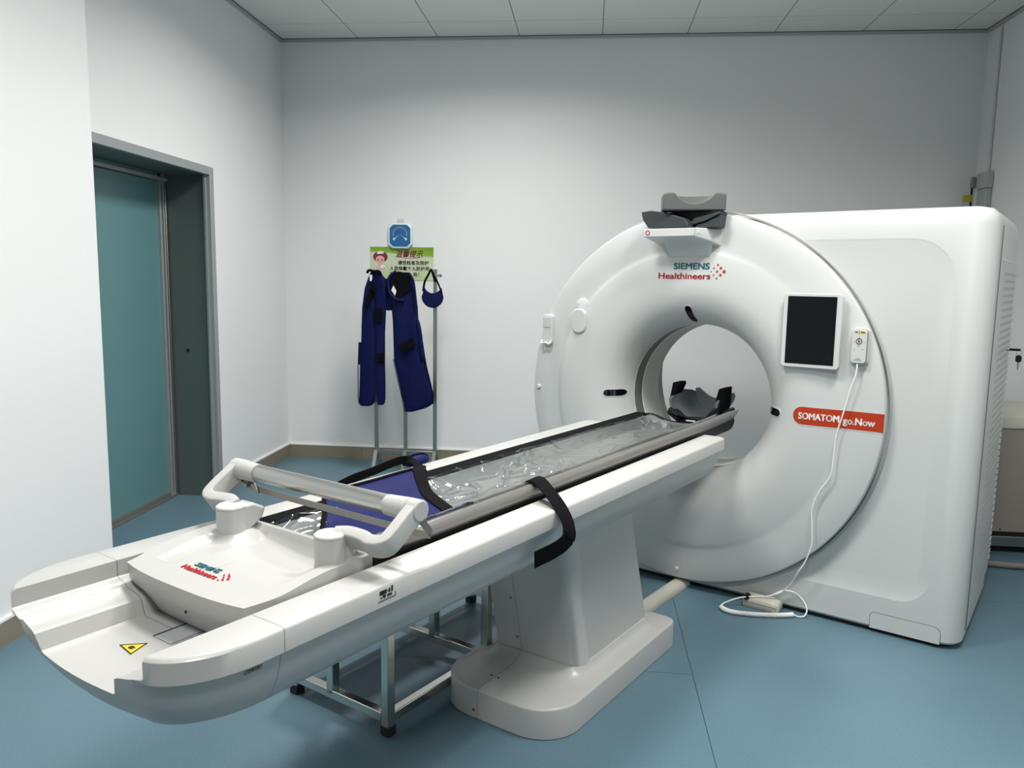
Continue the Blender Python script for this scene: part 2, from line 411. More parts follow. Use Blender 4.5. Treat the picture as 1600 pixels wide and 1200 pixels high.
# ------------------------------------------------------------------ CT gantry (local frame: x across, y into the machine, z up)
OG = (0.497, 3.886, 0.0); AG = -math.radians(30.8)
G = thing('scanner_gantry', 'large white ring-shaped scanner gantry with round bore standing on the blue floor', 'medical scanner', OG, AG)
ZB = .9375
hs = MB()
rings = []
for z, d in ((.018, .012), (.03, 0), (1.755, 0), (1.79, .008), (1.812, .03), (1.822, .07)):
    rings.append([Vector((x, y, z)) for x, y in rrect(.10, 1.232 - d, 0 + d, .93 - d, [.085 - min(d, .05), .01, .01, .085 - min(d, .05)], 8)])
hs.loft(rings)
hs = hs.build('housing', M['shell'], G)
c1 = MB().revolve([(.62, -.2), (.62, 1.2)], (0, 0, ZB), n=64, cap=True).build('c', M['shell'], G)
rc = MB(); ro = rrect(.2, 1.10, .165, 1.695, [.17, .02, .02, .12], 10); ri = rrect(.26, 1.065, .205, 1.605, [.13, .02, .02, .10], 10)
rc.loft([[Vector((x, -.02, z)) for x, z in ro], [Vector((x, .0005, z)) for x, z in ro], [Vector((x, .011, z)) for x, z in ri]])
c2 = rc.build('c', M['shell'], G)
cut(hs, c1, c2)
hm = MB().revolve([(.615, .0), (.868, .0), (.868, .90), (.84, .93), (.615, .93), (.615, .0)], (0, 0, ZB), n=128)
hm.build('round_housing', M['shell'], G)
MB().prism([(-.46, .018), (.12, .018), (.12, .26), (-.50, .30)], .001, .92, 'y').build('lower_housing', M['shell'], G, bevel=.01)
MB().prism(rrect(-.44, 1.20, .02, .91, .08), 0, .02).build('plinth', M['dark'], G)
# front ring cover with the flared mouth
NR = 160
def cov_adj(r, y, a):
    if .59 < r < .73:
        fade = sst(-.35, .35, -math.cos(a) + .35 * abs(math.sin(a)))
        y = -.060 + (y + .060) * (.15 + .85 * fade) - (1 - fade) * .012 * sst(.73, .64, r)
    return y
def cover_y(x, z):
    """front of the ring cover at local x, z"""
    r = math.hypot(x, z - ZB); a = math.atan2(z - ZB, x)
    for (r0, y0), (r1, y1) in zip(prof, prof[1:]):
        if r1 <= r <= r0:
            y0, y1 = cov_adj(r0, y0, a), cov_adj(r1, y1, a); return y0 + (y1 - y0) * (r0 - r) / (r0 - r1)
    return -.05
prof = [(.86, .015), (.880, .0), (.890, -.006), (.893, -.014), (.893, -.044), (.889, -.051), (.882, -.054), (.80, -.057), (.735, -.060), (.722, -.062), (.712, -.0665), (.700, -.070), (.64, -.0745), (.585, -.077), (.55, -.0775), (.52, -.074), (.49, -.066), (.46, -.052), (.435, -.033), (.41, -.005), (.392, .028), (.378, .062), (.368, .098), (.3655, .118)]
rings = []
for i, (r, y) in enumerate(prof):
    ring = []
    for k in range(NR):
        a = 2 * PI * k / NR
        yy = cov_adj(r, y, a)                   # the step fades out on the right-hand side
        ring.append(Vector((r * math.cos(a), yy, ZB + r * math.sin(a))))
    rings.append(ring)
cover = MB().loft(rings, cap=False).build('front_cover', M['shell'], G, smooth=30)
MB().revolve([(.899, .012), (.899, -.004), (.905, -.006), (.908, -.002), (.908, .012)], (0, 0, ZB), n=128).build('rim_trim', M['seal'], G)
# bore
MB().revolve([(.3655, .117), (.366, .122), (.366, .207), (.368, .210)], (0, 0, ZB), n=96).build('bore_window', M['liner_dark'], G)
MB().revolve([(.368, .207), (.362, .210), (.362, .395), (.372, .412)], (0, 0, ZB), n=96).build('bore_liner', M['liner'], G)
MB().revolve([(.372, .410), (.45, .44), (.53, .52), (.59, .68), (.63, .90), (.64, .932)], (0, 0, ZB), n=96).build('rear_flare', M['shell'], G)
MB().revolve([(.640, .931), (.60, .936), (.63, .90)], (0, 0, ZB), n=64).build('rear_rim', M['shell'], G)
MB().revolve([(.3665, .1165), (.3635, .1175), (.3665, .1195)], (0, 0, ZB), n=96).build('mouth_seal', M['white_b'], G)
# laser windows on the flare
def on_flare(r):
    for (r0, y0), (r1, y1) in zip(prof, prof[1:]):
        if r1 <= r <= r0:
            t = (r0 - r) / (r0 - r1); n = Vector((-(y1 - y0), 0, 0)); dy = y1 - y0; dr_ = r1 - r0
            nn = Vector((dy, -dr_)).normalized()      # (radial, y) normal
            if nn.y > 0: nn = -nn
            return y0 + (y1 - y0) * t, nn
for ang, tw in ((91.5, 12), (180.8, 0), (-1.5, 8)):
    a = math.radians(ang); er = Vector((math.cos(a), 0, math.sin(a))); et = Vector((-math.sin(a), 0, math.cos(a)))
    def strip(L, hw, lo, hi):
        rg = []
        for k in range(25):
            u = -L / 2 * math.cos(PI * k / 24); du = max(0, abs(u) - (L / 2 - hw)); h_ = math.sqrt(max(1e-8, hw * hw - du * du))
            r = .418 + u; y, nn = on_flare(r); N = er * nn.x + Vector((0, nn.y, 0))
            P0 = Vector((0, y, ZB)) + er * r
            rg.append([P0 + et * v + N * (o_ + (r - math.hypot(r, v)) * 0 + abs(v) ** 2 / r * .5) for v, o_ in ((-h_, lo), (-h_, hi), (0, hi), (h_, hi), (h_, lo))])
        return MB().loft(rg)
    lw = strip(.088, .0215, -.004, .0022).build('laser_window_rim', M['white_b'], G)
    strip(.078, .0165, -.002, .0034).build('laser_window', M['screen'], lw)
# small round caps, oval cap, clip holder
for (x, z) in ((-.855, .929), (-.004, .092)):
    MB().revolve([(.0001, -.066), (.009, -.065), (.012, -.060), (.012, -.050)], (x, 0, z), n=20).build('round_cap', M['white_b'], G)
ov = MB().loft([[Vector((x, y, z)) for x, z in rrect(-.641 + d, -.554 - d, 1.236 + d, 1.36 - d, .04 - d, 8)] for y, d in ((-.05, 0), (-.082, 0), (-.086, .004))]).build('oval_cap', M['shell'], G)
MB().loft([[Vector((x, y, z)) for x, z in rrect(-.625 + d, -.553 - d, 1.30 + d, 1.415 - d, .036 - d, 8)] for y, d in ((-.05, 0), (-.067, 0), (-.070, .004))]).build('oval_recess_edge', M['shell'], G)
cl = MB().loft([[Vector((x, y, z)) for x, z in rrect(-.826 + d, -.766 - d, 1.165 + d, 1.322 - d, .014 - min(d, .01), 5)] for y, d in ((-.05, 0), (-.074, 0), (-.078, .004))]).build('remote_dock', M['shell'], G)
MB().box(-.818, -.774, -.081, -.077, 1.255, 1.31).build('dock_pad', M['remote'], cl, bevel=.002)
MB().tube(smooth_path([(-.826, -.08, 1.185), (-.820, -.092, 1.168), (-.796, -.094, 1.174), (-.772, -.092, 1.168), (-.766, -.08, 1.185)], 5), .006, 8).build('dock_lip', M['white_b'], cl)
# wordmark
def gT(x, y, z): return frame_T((x, y, z), (1, 0, 0), (0, 0, 1))
def on_cover(o, lift=.0012):
    for v in o.data.vertices: v.co.y += cover_y(v.co.x, v.co.z) - lift
    return o
on_cover(text('SIEMENS', .040, M['teal_ink'], G, gT(-.080, 0, 1.567), bold=.0015, width=.178))
on_cover(text('Healthineers', .040, M['red_ink'], G, gT(-.159, 0, 1.521), bold=.0013, width=.262))
dots = MB()
for k, (u, v, r) in enumerate(((0, 0, .0075), (-.017, .016, .006), (-.017, -.016, .006), (-.032, .031, .0046), (-.034, 0, .005), (-.034, -.032, .0040), (-.050, .016, .0036), (-.050, -.016, .0036), (-.062, 0, .0028))):
    dots.revolve([(.0001, -.0008), (r, -.0008), (r, .0008)], (.172 + u, 0, 1.556 + v), n=14)
on_cover(dots.build('logo_dots', M['red_ink'], G))
# red model stripe running over the rim
def stripe(x0, x1, z0, z1, lift):
    rg = []; rr = (z1 - z0) / 2; zm = (z0 + z1) / 2; xs = [x0 + rr - rr * math.cos(PI / 2 * k / 10) for k in range(11)] + [x0 + rr + (x1 - x0 - rr) * k / 24 for k in range(1, 25)]
    for x in xs:
        d = max(0, x0 + rr - x); h_ = math.sqrt(max(1e-7, rr * rr - d * d)); ring = []
        for z, o_ in ((zm - h_, 0), (zm - h_, 1), (zm, 1), (zm + h_, 1), (zm + h_, 0)):
            r_ = math.hypot(x, z - ZB); xx = x if r_ < .893 else x * .893 / r_
            ring.append(Vector((xx, cover_y(min(xx, .885), z) - (lift if o_ else -.003), z)))
        rg.append(ring)
    return MB().loft(rg)
st = stripe(.522, .8895, .893, .971, .0016).build('model_stripe', M['orange'], G)
stripe(.516, .884, .887, .977, .0010).build('stripe_border', M['white_b'], G)
on_cover(text('SOMATOM', .040, M['white_ink'], st, gT(.546, 0, .918), bold=.0012, width=.166), .0024)
on_cover(text('go.Now', .042, M['white_ink'], st, gT(.730, 0, .914), bold=.0012, width=.126), .0024)
# low access panel and vents
pn = MB(); po = rrect(.882, 1.16, .0185, .092, [.03, .02, .001, .001], 6); pi_ = rrect(.8842, 1.1578, .0185, .0898, [.028, .018, .001, .001], 6)
MB().prism(po, -.0003, .01, 'y').build('panel_gap', M['grey_line'], G, smooth=0)
MB().prism(pi_, -.0006, .01, 'y').build('access_panel', M['shell'], G)
vp = MB().box(1.225, 1.236, .16, .90, .10, 1.62).build('side_panel', M['shell'], G, bevel=.004)
MB().box(1.2335, 1.2365, .14, .144, .05, 1.75).build('panel_seam', M['grey_line'], G, smooth=0)
sl = MB()
for k in range(46):
    z = .16 + k * .031
    sl.box(1.2355, 1.2368, .36, .86, z, z + .012)
sl.build('vent_slots', M['seal'], vp, smooth=0)
sl = MB()
for k in range(46):
    z = .16 + k * .031
    sl.box(1.232, 1.240, .885, .92, z, z + .017)
sl.build('vent_ribs', M['white_b'], vp, smooth=0)
# accessory shelf above the logo
sh = MB()
rgs = []
for y, x0, x1, z0, z1 in ((-.215, -.17, .075, 1.713, 1.748), (-.19, -.17, .085, 1.706, 1.750), (-.12, -.165, .125, 1.690, 1.750), (-.045, -.155, .150, 1.668, 1.750)):
    rgs.append([Vector((x, y, z)) for x, z in rrect(x0, x1, z0, z1, .006, 3)])
shelf = sh.loft(rgs).build('accessory_shelf', M['shell'], G)
br = MB(); rgs = []
for z, x0, x1, y in ((1.712, -.14, .12, -.15), (1.690, -.125, .115, -.115), (1.66, -.115, .105, -.088), (1.62, -.11, .10, -.072)):
    rgs.append([Vector((x, yy, z)) for x, yy in ((x0, -.05), (x0, y), (x1, y), (x1, -.05))])
br.loft(rgs).build('shelf_bracket', M['shell'], G, bevel=.01)
MB().box(-.171, .068, -.2195, -.2145, 1.7125, 1.7465).build('shelf_front_strip', M['white_b'], shelf, bevel=.0015)
MB().box(.066, .079, -.2200, -.205, 1.7125, 1.7465).build('shelf_end_strip', M['remote'], shelf, bevel=.0015)
MB().revolve([(.0075, -.0008), (.0115, -.0008), (.0115, .0008), (.0075, .0008)], (-.150, -.2200, 1.7295), n=24).build('red_ring_mark', M['red_ink'], shelf)
MB().revolve([(.0001, -.001), (.005, -.001), (.005, .001)], (.087, -.192, 1.73), n=12).build('shelf_screw', M['remote'], shelf)

# dark head wedge and grey head rest lying on the shelf
def gthing(name, label, cat, x, y, z, rz=0, group=None):
    c, s_ = math.cos(AG), math.sin(AG)
    return thing(name, label, cat, (OG[0] + c * x - s_ * y, OG[1] + s_ * x + c * y, z), AG + rz, group)
hd = gthing('head_support', 'dark grey folded head support cushion lying on the gantry shelf under the grey block', 'cushion', 0, -.13, 1.75)
wd = MB()
def slab(pts_front, y0, y1, mbx):      # prism of xz polygon
    mbx.prism(pts_front, y0, y1, 'y')
rg = []
for y, k in ((-.075, 1), (-.06, 1.0), (.0, .9), (.05, .8)):
    rg.append([Vector((x, y, z * (1 if z < .02 else (.95 + .05 * k)))) for x, z in ((-.155, .001), (.045, .001), (.040, .020), (.018, .044), (-.075, .072), (-.145, .083), (-.195, .078), (-.185, .04))])
wd.loft(rg)
wd.build('left_wing', M['dark_pad'], hd, bevel=.003)
wd = MB()
rg = []
for y in (-.03, .0, .06):
    rg.append([Vector((x, y, z)) for x, z in ((.02, .012), (.10, .030), (.175, .062), (.172, .070), (.09, .052), (.05, .045))])
wd.loft(rg); wd.build('right_wing', M['dark_pad'], hd, bevel=.003)
MB().prism([(.05, .0015), (.165, .0015), (.172, .06), (.11, .03), (.06, .016)], -.02, .055, 'y').build('rear_block', M['dark_pad'], hd, bevel=.003)
MB().prism([(-.10, .055), (.04, .030), (.10, .040), (.165, .070), (.165, .076), (-.11, .076)], .0, .06, 'y').build('foam_core', M['black_pl'], hd, bevel=.002)
hr = gthing('head_rest', 'light grey foam head rest block with a scooped hollow, on top of the gantry shelf', 'cushion', .022, -.115, 1.829, .52)
hb = MB(); NX = 40; NY = 14; X0, X1, Y0, Y1, HH = -.140, .140, -.07, .075, .078
top = []
for jy in range(NY + 1):
    for ix in range(NX + 1):
        x = X0 + (X1 - X0) * ix / NX; y = Y0 + (Y1 - Y0) * jy / NY
        dd = max(0, 1 - ((x - .0) / .088) ** 2)
        bk_ = 1 - sst(.02, .070, y) * .93
        zz = HH - (.046 * dd ** .75) * bk_ - .004 * sst(.118, .132, abs(x))
        top.append(Vector((x, y, zz)))
n = NX + 1
fs = [(jy * n + ix, jy * n + ix + 1, (jy + 1) * n + ix + 1, (jy + 1) * n + ix) for jy in range(NY) for ix in range(NX)]
per = [i for i in range(n)] + [jy * n + NX for jy in range(1, NY + 1)] + [NY * n + ix for ix in range(NX - 1, -1, -1)] + [jy * n for jy in range(NY - 1, 0, -1)]
vs = top + [Vector((top[i].x * 1.0, top[i].y, 0)) for i in per]
b0 = len(top); m_ = len(per)
fs += [(per[k], b0 + k, b0 + (k + 1) % m_, per[(k + 1) % m_]) for k in range(m_)] + [tuple(range(b0, b0 + m_))]
hb.add(vs, fs); hb.build('foam_block', M['grey_pad'], hr, bevel=.006, seg=3)

# tablet and remote on the ring
tb = gthing('tablet_computer', 'white framed tablet with a black screen mounted on the right of the gantry ring', 'tablet', .583, -.062, 1.145)
tl_ = MB().loft([[Vector((x, y, z)) for x, z in rrect(-.124 + d, .124 - d, .0 + d, .322 - d, .018 - min(.012, d), 6)] for y, d in ((-.014, .006), (-.02, 0), (-.036, 0), (-.041, .003))]).build('tablet_body', M['white_b'], tb)
MB().prism(rrect(-.104, .1, .017, .308, .002, 2), -.0425, -.03, 'y').build('screen', M['screen'], tb, smooth=0)
MB().box(-.09, .09, -.016, .006, .05, .27).build('mount', M['shell'], tb, bevel=.006)
rm = gthing('remote_control', 'small grey wired remote control docked beside the tablet on the gantry', 'remote control', .777, -.056, 1.18)
MB().loft([[Vector((x, y, z)) for x, z in rrect(-.035 + d, .037 - d, -.006 + d, .146 - d, .016 - min(.01, d), 6)] for y, d in ((-.0, 0), (-.014, 0), (-.017, .003))]).build('dock', M['shell'], rm)
rb = MB().loft([[Vector((x, y, z)) for x, z in rrect(-.030 + d, .030 - d, 0 + d, .140 - d, .012 - min(.009, d), 6)] for y, d in ((-.016, .001), (-.024, 0), (-.032, 0), (-.034, .002))]).build('remote_body', M['remote'], rm)
MB().prism(rrect(-.031, .031, -.001, .141, .013, 6), -.0245, -.020, 'y').build('edge_band', M['grey_line'], rb)
MB().revolve([(.009, -.001), (.0125, -.001), (.0125, .001), (.009, .001)], (0, -.0345, .092), n=24).build('jog_ring', M['grey_line'], rb)
MB().prism([(-.003, .0865), (.005, .092), (-.003, .0975)], -.0352, -.034, 'y').build('play_mark', M['black_ink'], rb, smooth=0)
for (x, z) in ((-.019, .0925), (.019, .0925), (-.018, .062), (.018, .062)):
    MB().prism(rrect(x - .005, x + .005, z - .0025, z + .0025, .002, 3), -.0352, -.034, 'y').build('key', M['white_b'], rb)
for z in (.108, .074):
    MB().prism([(-.003, z - .002), (.003, z - .002), (0, z + .002)], -.0352, -.034, 'y').build('arrow_mark', M['grey_line'], rb, smooth=0)
MB().prism(rrect(.0, .025, .125, .135, .002, 3), -.0350, -.034, 'y').build('yellow_field', M['yellow'], rb, smooth=0)
MB().box(-.018, -.006, -.0350, -.034, .128, .132).box(.006, .020, -.0356, -.034, .128, .132).box(-.0015, -.0005, -.0356, -.034, .124, .137).build('key_marks', M['black_ink'], rb, smooth=0)
MB().box(-.010, .008, -.0350, -.034, .018, .0195).box(-.017, .014, -.0350, -.034, .0125, .0135).build('grip_lines', M['grey_line'], rb, smooth=0)
# cable from the remote to the floor adapter, with the coiled part lying on the floor
OGV = Vector(OG)
cb = gthing('remote_cable', 'thin white cable hanging from the remote to a coiled loop on the floor', 'cable', .60, -.15, 0)
bx, by = .60, -.15
def cp(l): return [(x - bx, y - by, z) for x, y, z in l]
main = [(.775, -.084, 1.178), (.773, -.088, 1.13), (.758, -.09, 1.07), (.736, -.088, .97), (.712, -.0865, .86), (.706, -.085, .76), (.698, -.085, .68), (.655, -.085, .60), (.632, -.085, .52), (.638, -.084, .43), (.640, -.084, .36), (.618, -.084, .28), (.588, -.08, .22), (.555, -.05, .155), (.515, -.035, .10), (.455, -.05, .066), (.40, -.07, .055), (.34, -.10, .045), (.285, -.14, .02), (.272, -.175, .008), (.282, -.188, .012)]
MB().tube(smooth_path(cp(main), 7), .0032, 8).build('straight_cord', M['cable'], cb)
coil_path = smooth_path(cp([(.285, -.190, .013), (.315, -.208, .013), (.36, -.205, .013), (.42, -.18, .013), (.48, -.145, .013), (.54, -.10, .013), (.575, -.065, .014)]), 8)
pts = []; L = len(coil_path); turns = 62
for i in range(turns * 8):
    t_ = i / (turns * 8 - 1) * (L - 1); k = min(int(t_), L - 2); fr_ = t_ - k
    p = coil_path[k].lerp(coil_path[k + 1], fr_); d = (coil_path[k + 1] - coil_path[k]).normalized(); u = Vector((0, 0, 1)); w_ = d.cross(u)
    a = 2 * PI * i / 8; pts.append(p + (u * math.cos(a) + w_ * math.sin(a)) * .0085)
MB().tube(pts, .0030, 6).build('coiled_cord', M['cable'], cb)
MB().tube(smooth_path(cp([(.575, -.065, .014), (.598, -.055, .006), (.618, -.04, .010), (.622, -.02, .035), (.60, -.012, .07), (.56, -.018, .10), (.51, -.03, .098), (.46, -.05, .066)]), 7), .0032, 8).build('loop_cord', M['cable'], cb)
ad = gthing('cable_adapter', 'small dusty cream plastic box on the floor against the gantry base', 'adapter', .425, -.052, 0, 0)
MB().loft([[Vector((x, y, z)) for x, y in rrect(-.085 + d, .085 - d, -.032 + d, .044 - d * .5, [.006, .006, .02, .03], 6)] for z, d in ((.0, .003), (.004, 0), (.036, .0), (.046, .006), (.052, .016))]).build('adapter_shell', M['cream'], ad)
MB().box(-.072, .078, -.0328, -.030, .0265, .0278).build('shell_seam', M['grey_line'], ad, smooth=0)
MB().revolve([(.0001, -.02), (.012, -.02), (.014, -.008), (.014, .012), (.0001, .014)], (-.062, -.018, .048), n=16).build('cord_plug', M['black_pl'], ad)

# cable duct from the couch pedestal to the gantry
dc = gthing('cable_duct', 'white half-round cable duct on the floor between couch pedestal and gantry', 'cable duct', 0.0, -.32, 0)
half = [(.043 * math.cos(a), .032 * math.sin(a)) for a in [PI * k / 12 for k in range(13)]]
MB().prism([(x, z + .0) for x, z in half], -.33, .335, 'y').build('duct_cover', M['cream'], dc)

# key in the side lock of the gantry
kr = gthing('key_ring', 'black key hanging from the lock on the right side of the gantry', 'key', 1.236, .80, 1.215)
MB().tube([(-.004, 0, 0), (.012, 0, 0)], .008, 12).build('lock_cylinder', M['steel'], kr)
MB().prism(rrect(-.016, .016, -.003, .003, .0025, 3), .010, .0125, 'x').build('key_bow_plate', M['black_pl'], kr)
MB().box(.012, .056, -.006, .006, -.006, .005).build('key_in_lock', M['black_pl'], kr, bevel=.002)
MB().tube([(.050 + .010 * math.cos(a), 0, -.012 + .012 * math.sin(a)) for a in [2 * PI * k / 16 for k in range(17)]], .0012, 6).build('split_ring', M['chrome'], kr)
MB().prism(rrect(.038, .062, -.058, -.026, .007, 4), -.003, .003, 'y').build('hanging_key_bow', M['black_pl'], kr)
MB().prism([(.047, -.058), (.054, -.058), (.052, -.092), (.048, -.096)], -.001, .001, 'y').build('hanging_key_blade', M['steel'], kr)

# ------------------------------------------------------------------ patient couch (local frame: x across, y towards the gantry)
OT = (0.487, 3.892, 0.0); AT = -math.radians(29.43)
def tthing(name, label, cat, x, y, z, rz=0, group=None):
    c, s_ = math.cos(AT), math.sin(AT)
    return thing(name, label, cat, (OT[0] + c * x - s_ * y, OT[1] + s_ * x + c * y, z), AT + rz, group)
C = tthing('patient_couch', 'long white patient couch on a pedestal, pointing into the scanner bore', 'patient couch', 0, 0, 0)
HW = .342; YR = -.385
def plan(d, df=None, n=10):
    """couch outline inset by d (front inset df)"""
    df = d if df is None else df
    hw = HW - d; R = .115; pts = []
    r2 = .03
    for k in range(5):
        a = PI / 2 - PI / 2 * k / 4; pts.append((hw - r2 + r2 * math.cos(a), YR - d * .6 - r2 + r2 * math.sin(a)))
    yf = -2.945 + df
    for k in range(n + 1):
        a = -PI / 2 * k / n; pts.append((hw - R + R * math.cos(a), yf + R * 1.5 + R * 1.5 * math.sin(a)))
    for k in range(1, 12):
        x = (hw - R) * (1 - 2 * k / 12); pts.append((x, yf - .016 * math.cos(x / (hw - R) * PI / 2)))
    for k in range(n, -1, -1):
        a = -PI / 2 * k / n; pts.append((-(hw - R + R * math.cos(a)), yf + R * 1.5 + R * 1.5 * math.sin(a)))
    for k in range(4, -1, -1):
        a = PI / 2 - PI / 2 * k / 4; pts.append((-(hw - r2 + r2 * math.cos(a)), YR - d * .6 - r2 + r2 * math.sin(a)))
    return pts
lv = [(.850, .007, .007), (.848, .003, .003), (.843, 0, 0), (.802, 0, 0), (.798, .003, .002), (.797, .011, .006), (.775, .016, .010), (.745, .024, .016), (.710, .040, .032), (.682, .068, .055), (.660, .108, .090), (.648, .150, .130), (.645, .175, .16)]
body = MB().loft([[Vector((x, y, z)) for x, y in plan(d, df)] for z, d, df in lv]).build('couch_body', M['couch'], C)
half_ = [(.245, 1.0), (.245, .812), (.240, .808), (.214, .803), (.208, .797), (.160, .787), (.150, .782), (.138, .748), (.132, .745)]
tro = [(x, z) for x, z in half_] + [(-x, z) for x, z in reversed(half_)]
c1 = MB().prism(tro, -3.2, -.2, 'y').build('c', M['couch'], C)
# notch in the front lip on the right side of the trough
cut(body, c1)
mod = body.modifiers.new('b', 'BEVEL'); mod.width = .003; mod.segments = 2; mod.limit_method = 'ANGLE'; mod.angle_limit = math.radians(50)
# floor slot, warning triangle
sl = MB().box(-.031, .034, -2.765, -2.40, .7448, .7458).build('slot_well', M['dark'], C, smooth=0)
MB().box(-.024, .034, -2.765, -2.40, .7455, .7464).build('slot_plate', mat('slot_plate_grey', (.42, .44, .46), .45), C, smooth=0)
tri = [(-.045, -2.829), (-.006, -2.790), (.014, -2.838)]
wt = MB().prism(tri, .7452, .7460).build('warning_triangle', M['yellow'], C, smooth=0)
cx = sum(p[0] for p in tri) / 3; cy = sum(p[1] for p in tri) / 3
tb_ = MB()
for i in range(3):
    a, b_ = Vector(tri[i]), Vector(tri[(i + 1) % 3]); c_ = Vector((cx, cy))
    a2, b2 = a.lerp(c_, .17), b_.lerp(c_, .17)
    tb_.prism([a, b_, b2, a2], .7459, .7466)
tb_.build('triangle_border', M['black_ink'], wt, smooth=0)
MB().prism(rrect(cx - .008, cx + .006, cy - .007, cy + .004, .003, 3), .7459, .7466).build('hand_symbol', M['black_ink'], wt, smooth=0)
MB().revolve([(.0001, .003), (.006, .003), (.010, .0015), (.011, 0)], (-.105, -2.655, .745), 'z', n=16).build('screw_cap', M['white_b'], C)
MB().revolve([(.0001, .0035), (.0028, .0035), (.0028, .002)], (-.105, -2.655, .745), 'z', n=12).build('screw_recess', M['dark'], C)
# markings on the near side
sT = frame_T((.3425, -2.472, .825), (0, 1, 0), (0, 0, 1))
text('MENU · 8', .013, M['black_ink'], C, frame_T((.3428, -2.470, .8300), (0, 1, 0), (0, 0, 1)), name='side_marking', width=.03, bold=.0006)
text('o ♥ 1000', .008, M['black_ink'], C, frame_T((.3428, -2.468, .8215), (0, 1, 0), (0, 0, 1)), name='side_marking', width=.034)
MB().box(.342, .3429, -2.474, -2.422, .8155, .8168).box(.342, .3429, -2.423, -2.4215, .8155, .826).box(.342, .3429, -2.435, -2.430, .829, .842).build('marking_frame', M['black_ink'], C, smooth=0)
text('COMFORT', .011, M['grey_line'], C, frame_T((.3305, -2.803, .7855), (0, 1, 0), (0, 0, 1)), name='side_embossing', width=.040, shear=.2)

# foot end cradle module: heightfield top with a basin
def tray_hw(y): return .236 - .025 * sst(-2.62, -2.735, y)
def tray_front(x): return -2.732 + .022 * (abs(x) / .236) ** 3
NXT, NYT = 72, 52
tv = []; YB = -2.385
def tray_z(x, y):
    z = .852 + .024 * sst(-2.72, -2.50, y)
    # basin
    def soft(a, b_, v): return sst(a, b_, v)
    ins = soft(-.185, -.168, x) * soft(.205, .170, x) * soft(-2.398, -2.415, y)
    fl = soft(-2.665, -2.46, y)
    left_lip = soft(-2.665, -2.655, y) * soft(-.112, -.135, x)
    dep = .044 * fl * (.55 + .45 * soft(-.15, .06, x)) + .007 * left_lip * (1 - fl)
    ins2 = ins if x < .0 else ins * soft(-2.68, -2.5, y)
    z -= dep * ins2
    # shoulders round the two posts
    for px in (-.168, .185):
        dd = math.hypot(x - px, y + 2.458); z += .022 * sst(.075, .035, dd) * ins
    return z
rows = []
for j_ in range(NYT + 1):
    for i_ in range(NXT + 1):
        u = -1 + 2 * i_ / NXT; y0 = tray_front(u * .22); y = y0 + (YB - y0) * j_ / NYT; x = u * tray_hw(y)
        tv.append(Vector((x, y, tray_z(x, y))))
n = NXT + 1
fs = [(j_ * n + i_, j_ * n + i_ + 1, (j_ + 1) * n + i_ + 1, (j_ + 1) * n + i_) for j_ in range(NYT) for i_ in range(NXT)]
per = [i_ for i_ in range(n)] + [j_ * n + NXT for j_ in range(1, NYT + 1)] + [NYT * n + i_ for i_ in range(NXT - 1, -1, -1)] + [j_ * n for j_ in range(NYT - 1, 0, -1)]
vs = list(tv); prevs = per
def squeeze(x, z):          # follow the stepped trough section
    lim = .236 if z > .806 else .200 if z > .795 else .145 if z > .765 else .132
    return max(-lim, min(lim, x))
for z, dy in ((.835, .002), (.812, .006), (.804, .010), (.788, .020), (.75, .040)):
    ring = []
    for k in per:
        p = tv[k]; fy = p.y + dy * sst(-2.6, -2.70, p.y)
        ring.append(len(vs)); vs.append(Vector((squeeze(p.x, z), fy, z)))
    m_ = len(per); fs += [(prevs[k], ring[k], ring[(k + 1) % m_], prevs[(k + 1) % m_]) for k in range(m_)]; prevs = ring
fs.append(tuple(prevs))
TR = MB().add(vs, fs).build('foot_tray', M['white'], C, smooth=45)
MB().revolve([(.0001, -.002), (.0035, -.002), (.0035, .0)], (.03, -2.724, .80), n=10).build('lock_hole', M['dark'], C)
# wordmark on the tray (reads from the foot end)
exv = Vector((1, 0, 0)); eyv = Vector((0, 1, 0))
def on_tray(o, lift=.0022):
    for v in o.data.vertices: v.co.z = tray_z(v.co.x, v.co.y) + (lift if v.co.z > 0 else .0)
    return o
on_tray(text('SIEMENS', .0215, M['teal_ink'], TR, frame_T((-.060, -2.6445, .0), exv, eyv), bold=.0008, width=.084))
on_tray(text('Healthineers', .0215, M['red_ink'], TR, frame_T((-.078, -2.6665, .0), exv, eyv), bold=.0007, width=.120))
dots = MB()
for k, (u, v, r) in enumerate(((0, 0, .0036), (-.008, .008, .003), (-.008, -.008, .003), (-.016, .014, .0024), (-.016, 0, .0024), (-.016, -.014, .002), (-.024, .007, .002))):
    dots.revolve([(.0001, .0006), (r, .0006), (r, -.0006)], (.072 + u, -2.650 + v, .0), 'z', n=10)
on_tray(dots.build('logo_dots', M['red_ink'], TR))

# couch top: black shell with dark lips
def zc(x):                       # inner surface of the cradle
    return .816 + (.050 * sst(.085, .205, x) if x > 0 else .026 * sst(.085, .200, -x))
YS, YE = -2.372, .03
prof_in = [(x, zc(x)) for x in [-.222 + .444 * k / 28 for k in range(29)]]
outer = [(.226, .864), (.229, .850), (.226, .835), (.218, .815), (.20, .80), (.15, .792)]
sec = prof_in + outer + [(-.15, .792), (-.20, .80), (-.218, .815), (-.226, .83)]
ct = MB()
rg = [[Vector((x, y, z)) for x, z in sec] for y in (YS, -1.2, -.02, YE)]
ct.loft(rg).build('couch_top', M['black_pl'], C, smooth=40)
MB().box(-.2440, -.184, -2.36, -.06, .828, .857).build('side_channel', M['black'], C, bevel=.004)
# white carriage below the top, visible in the bore
MB().box(-.20, .20, -2.2, -.40, .742, .796).build('carriage', M['white'], C, bevel=.01)

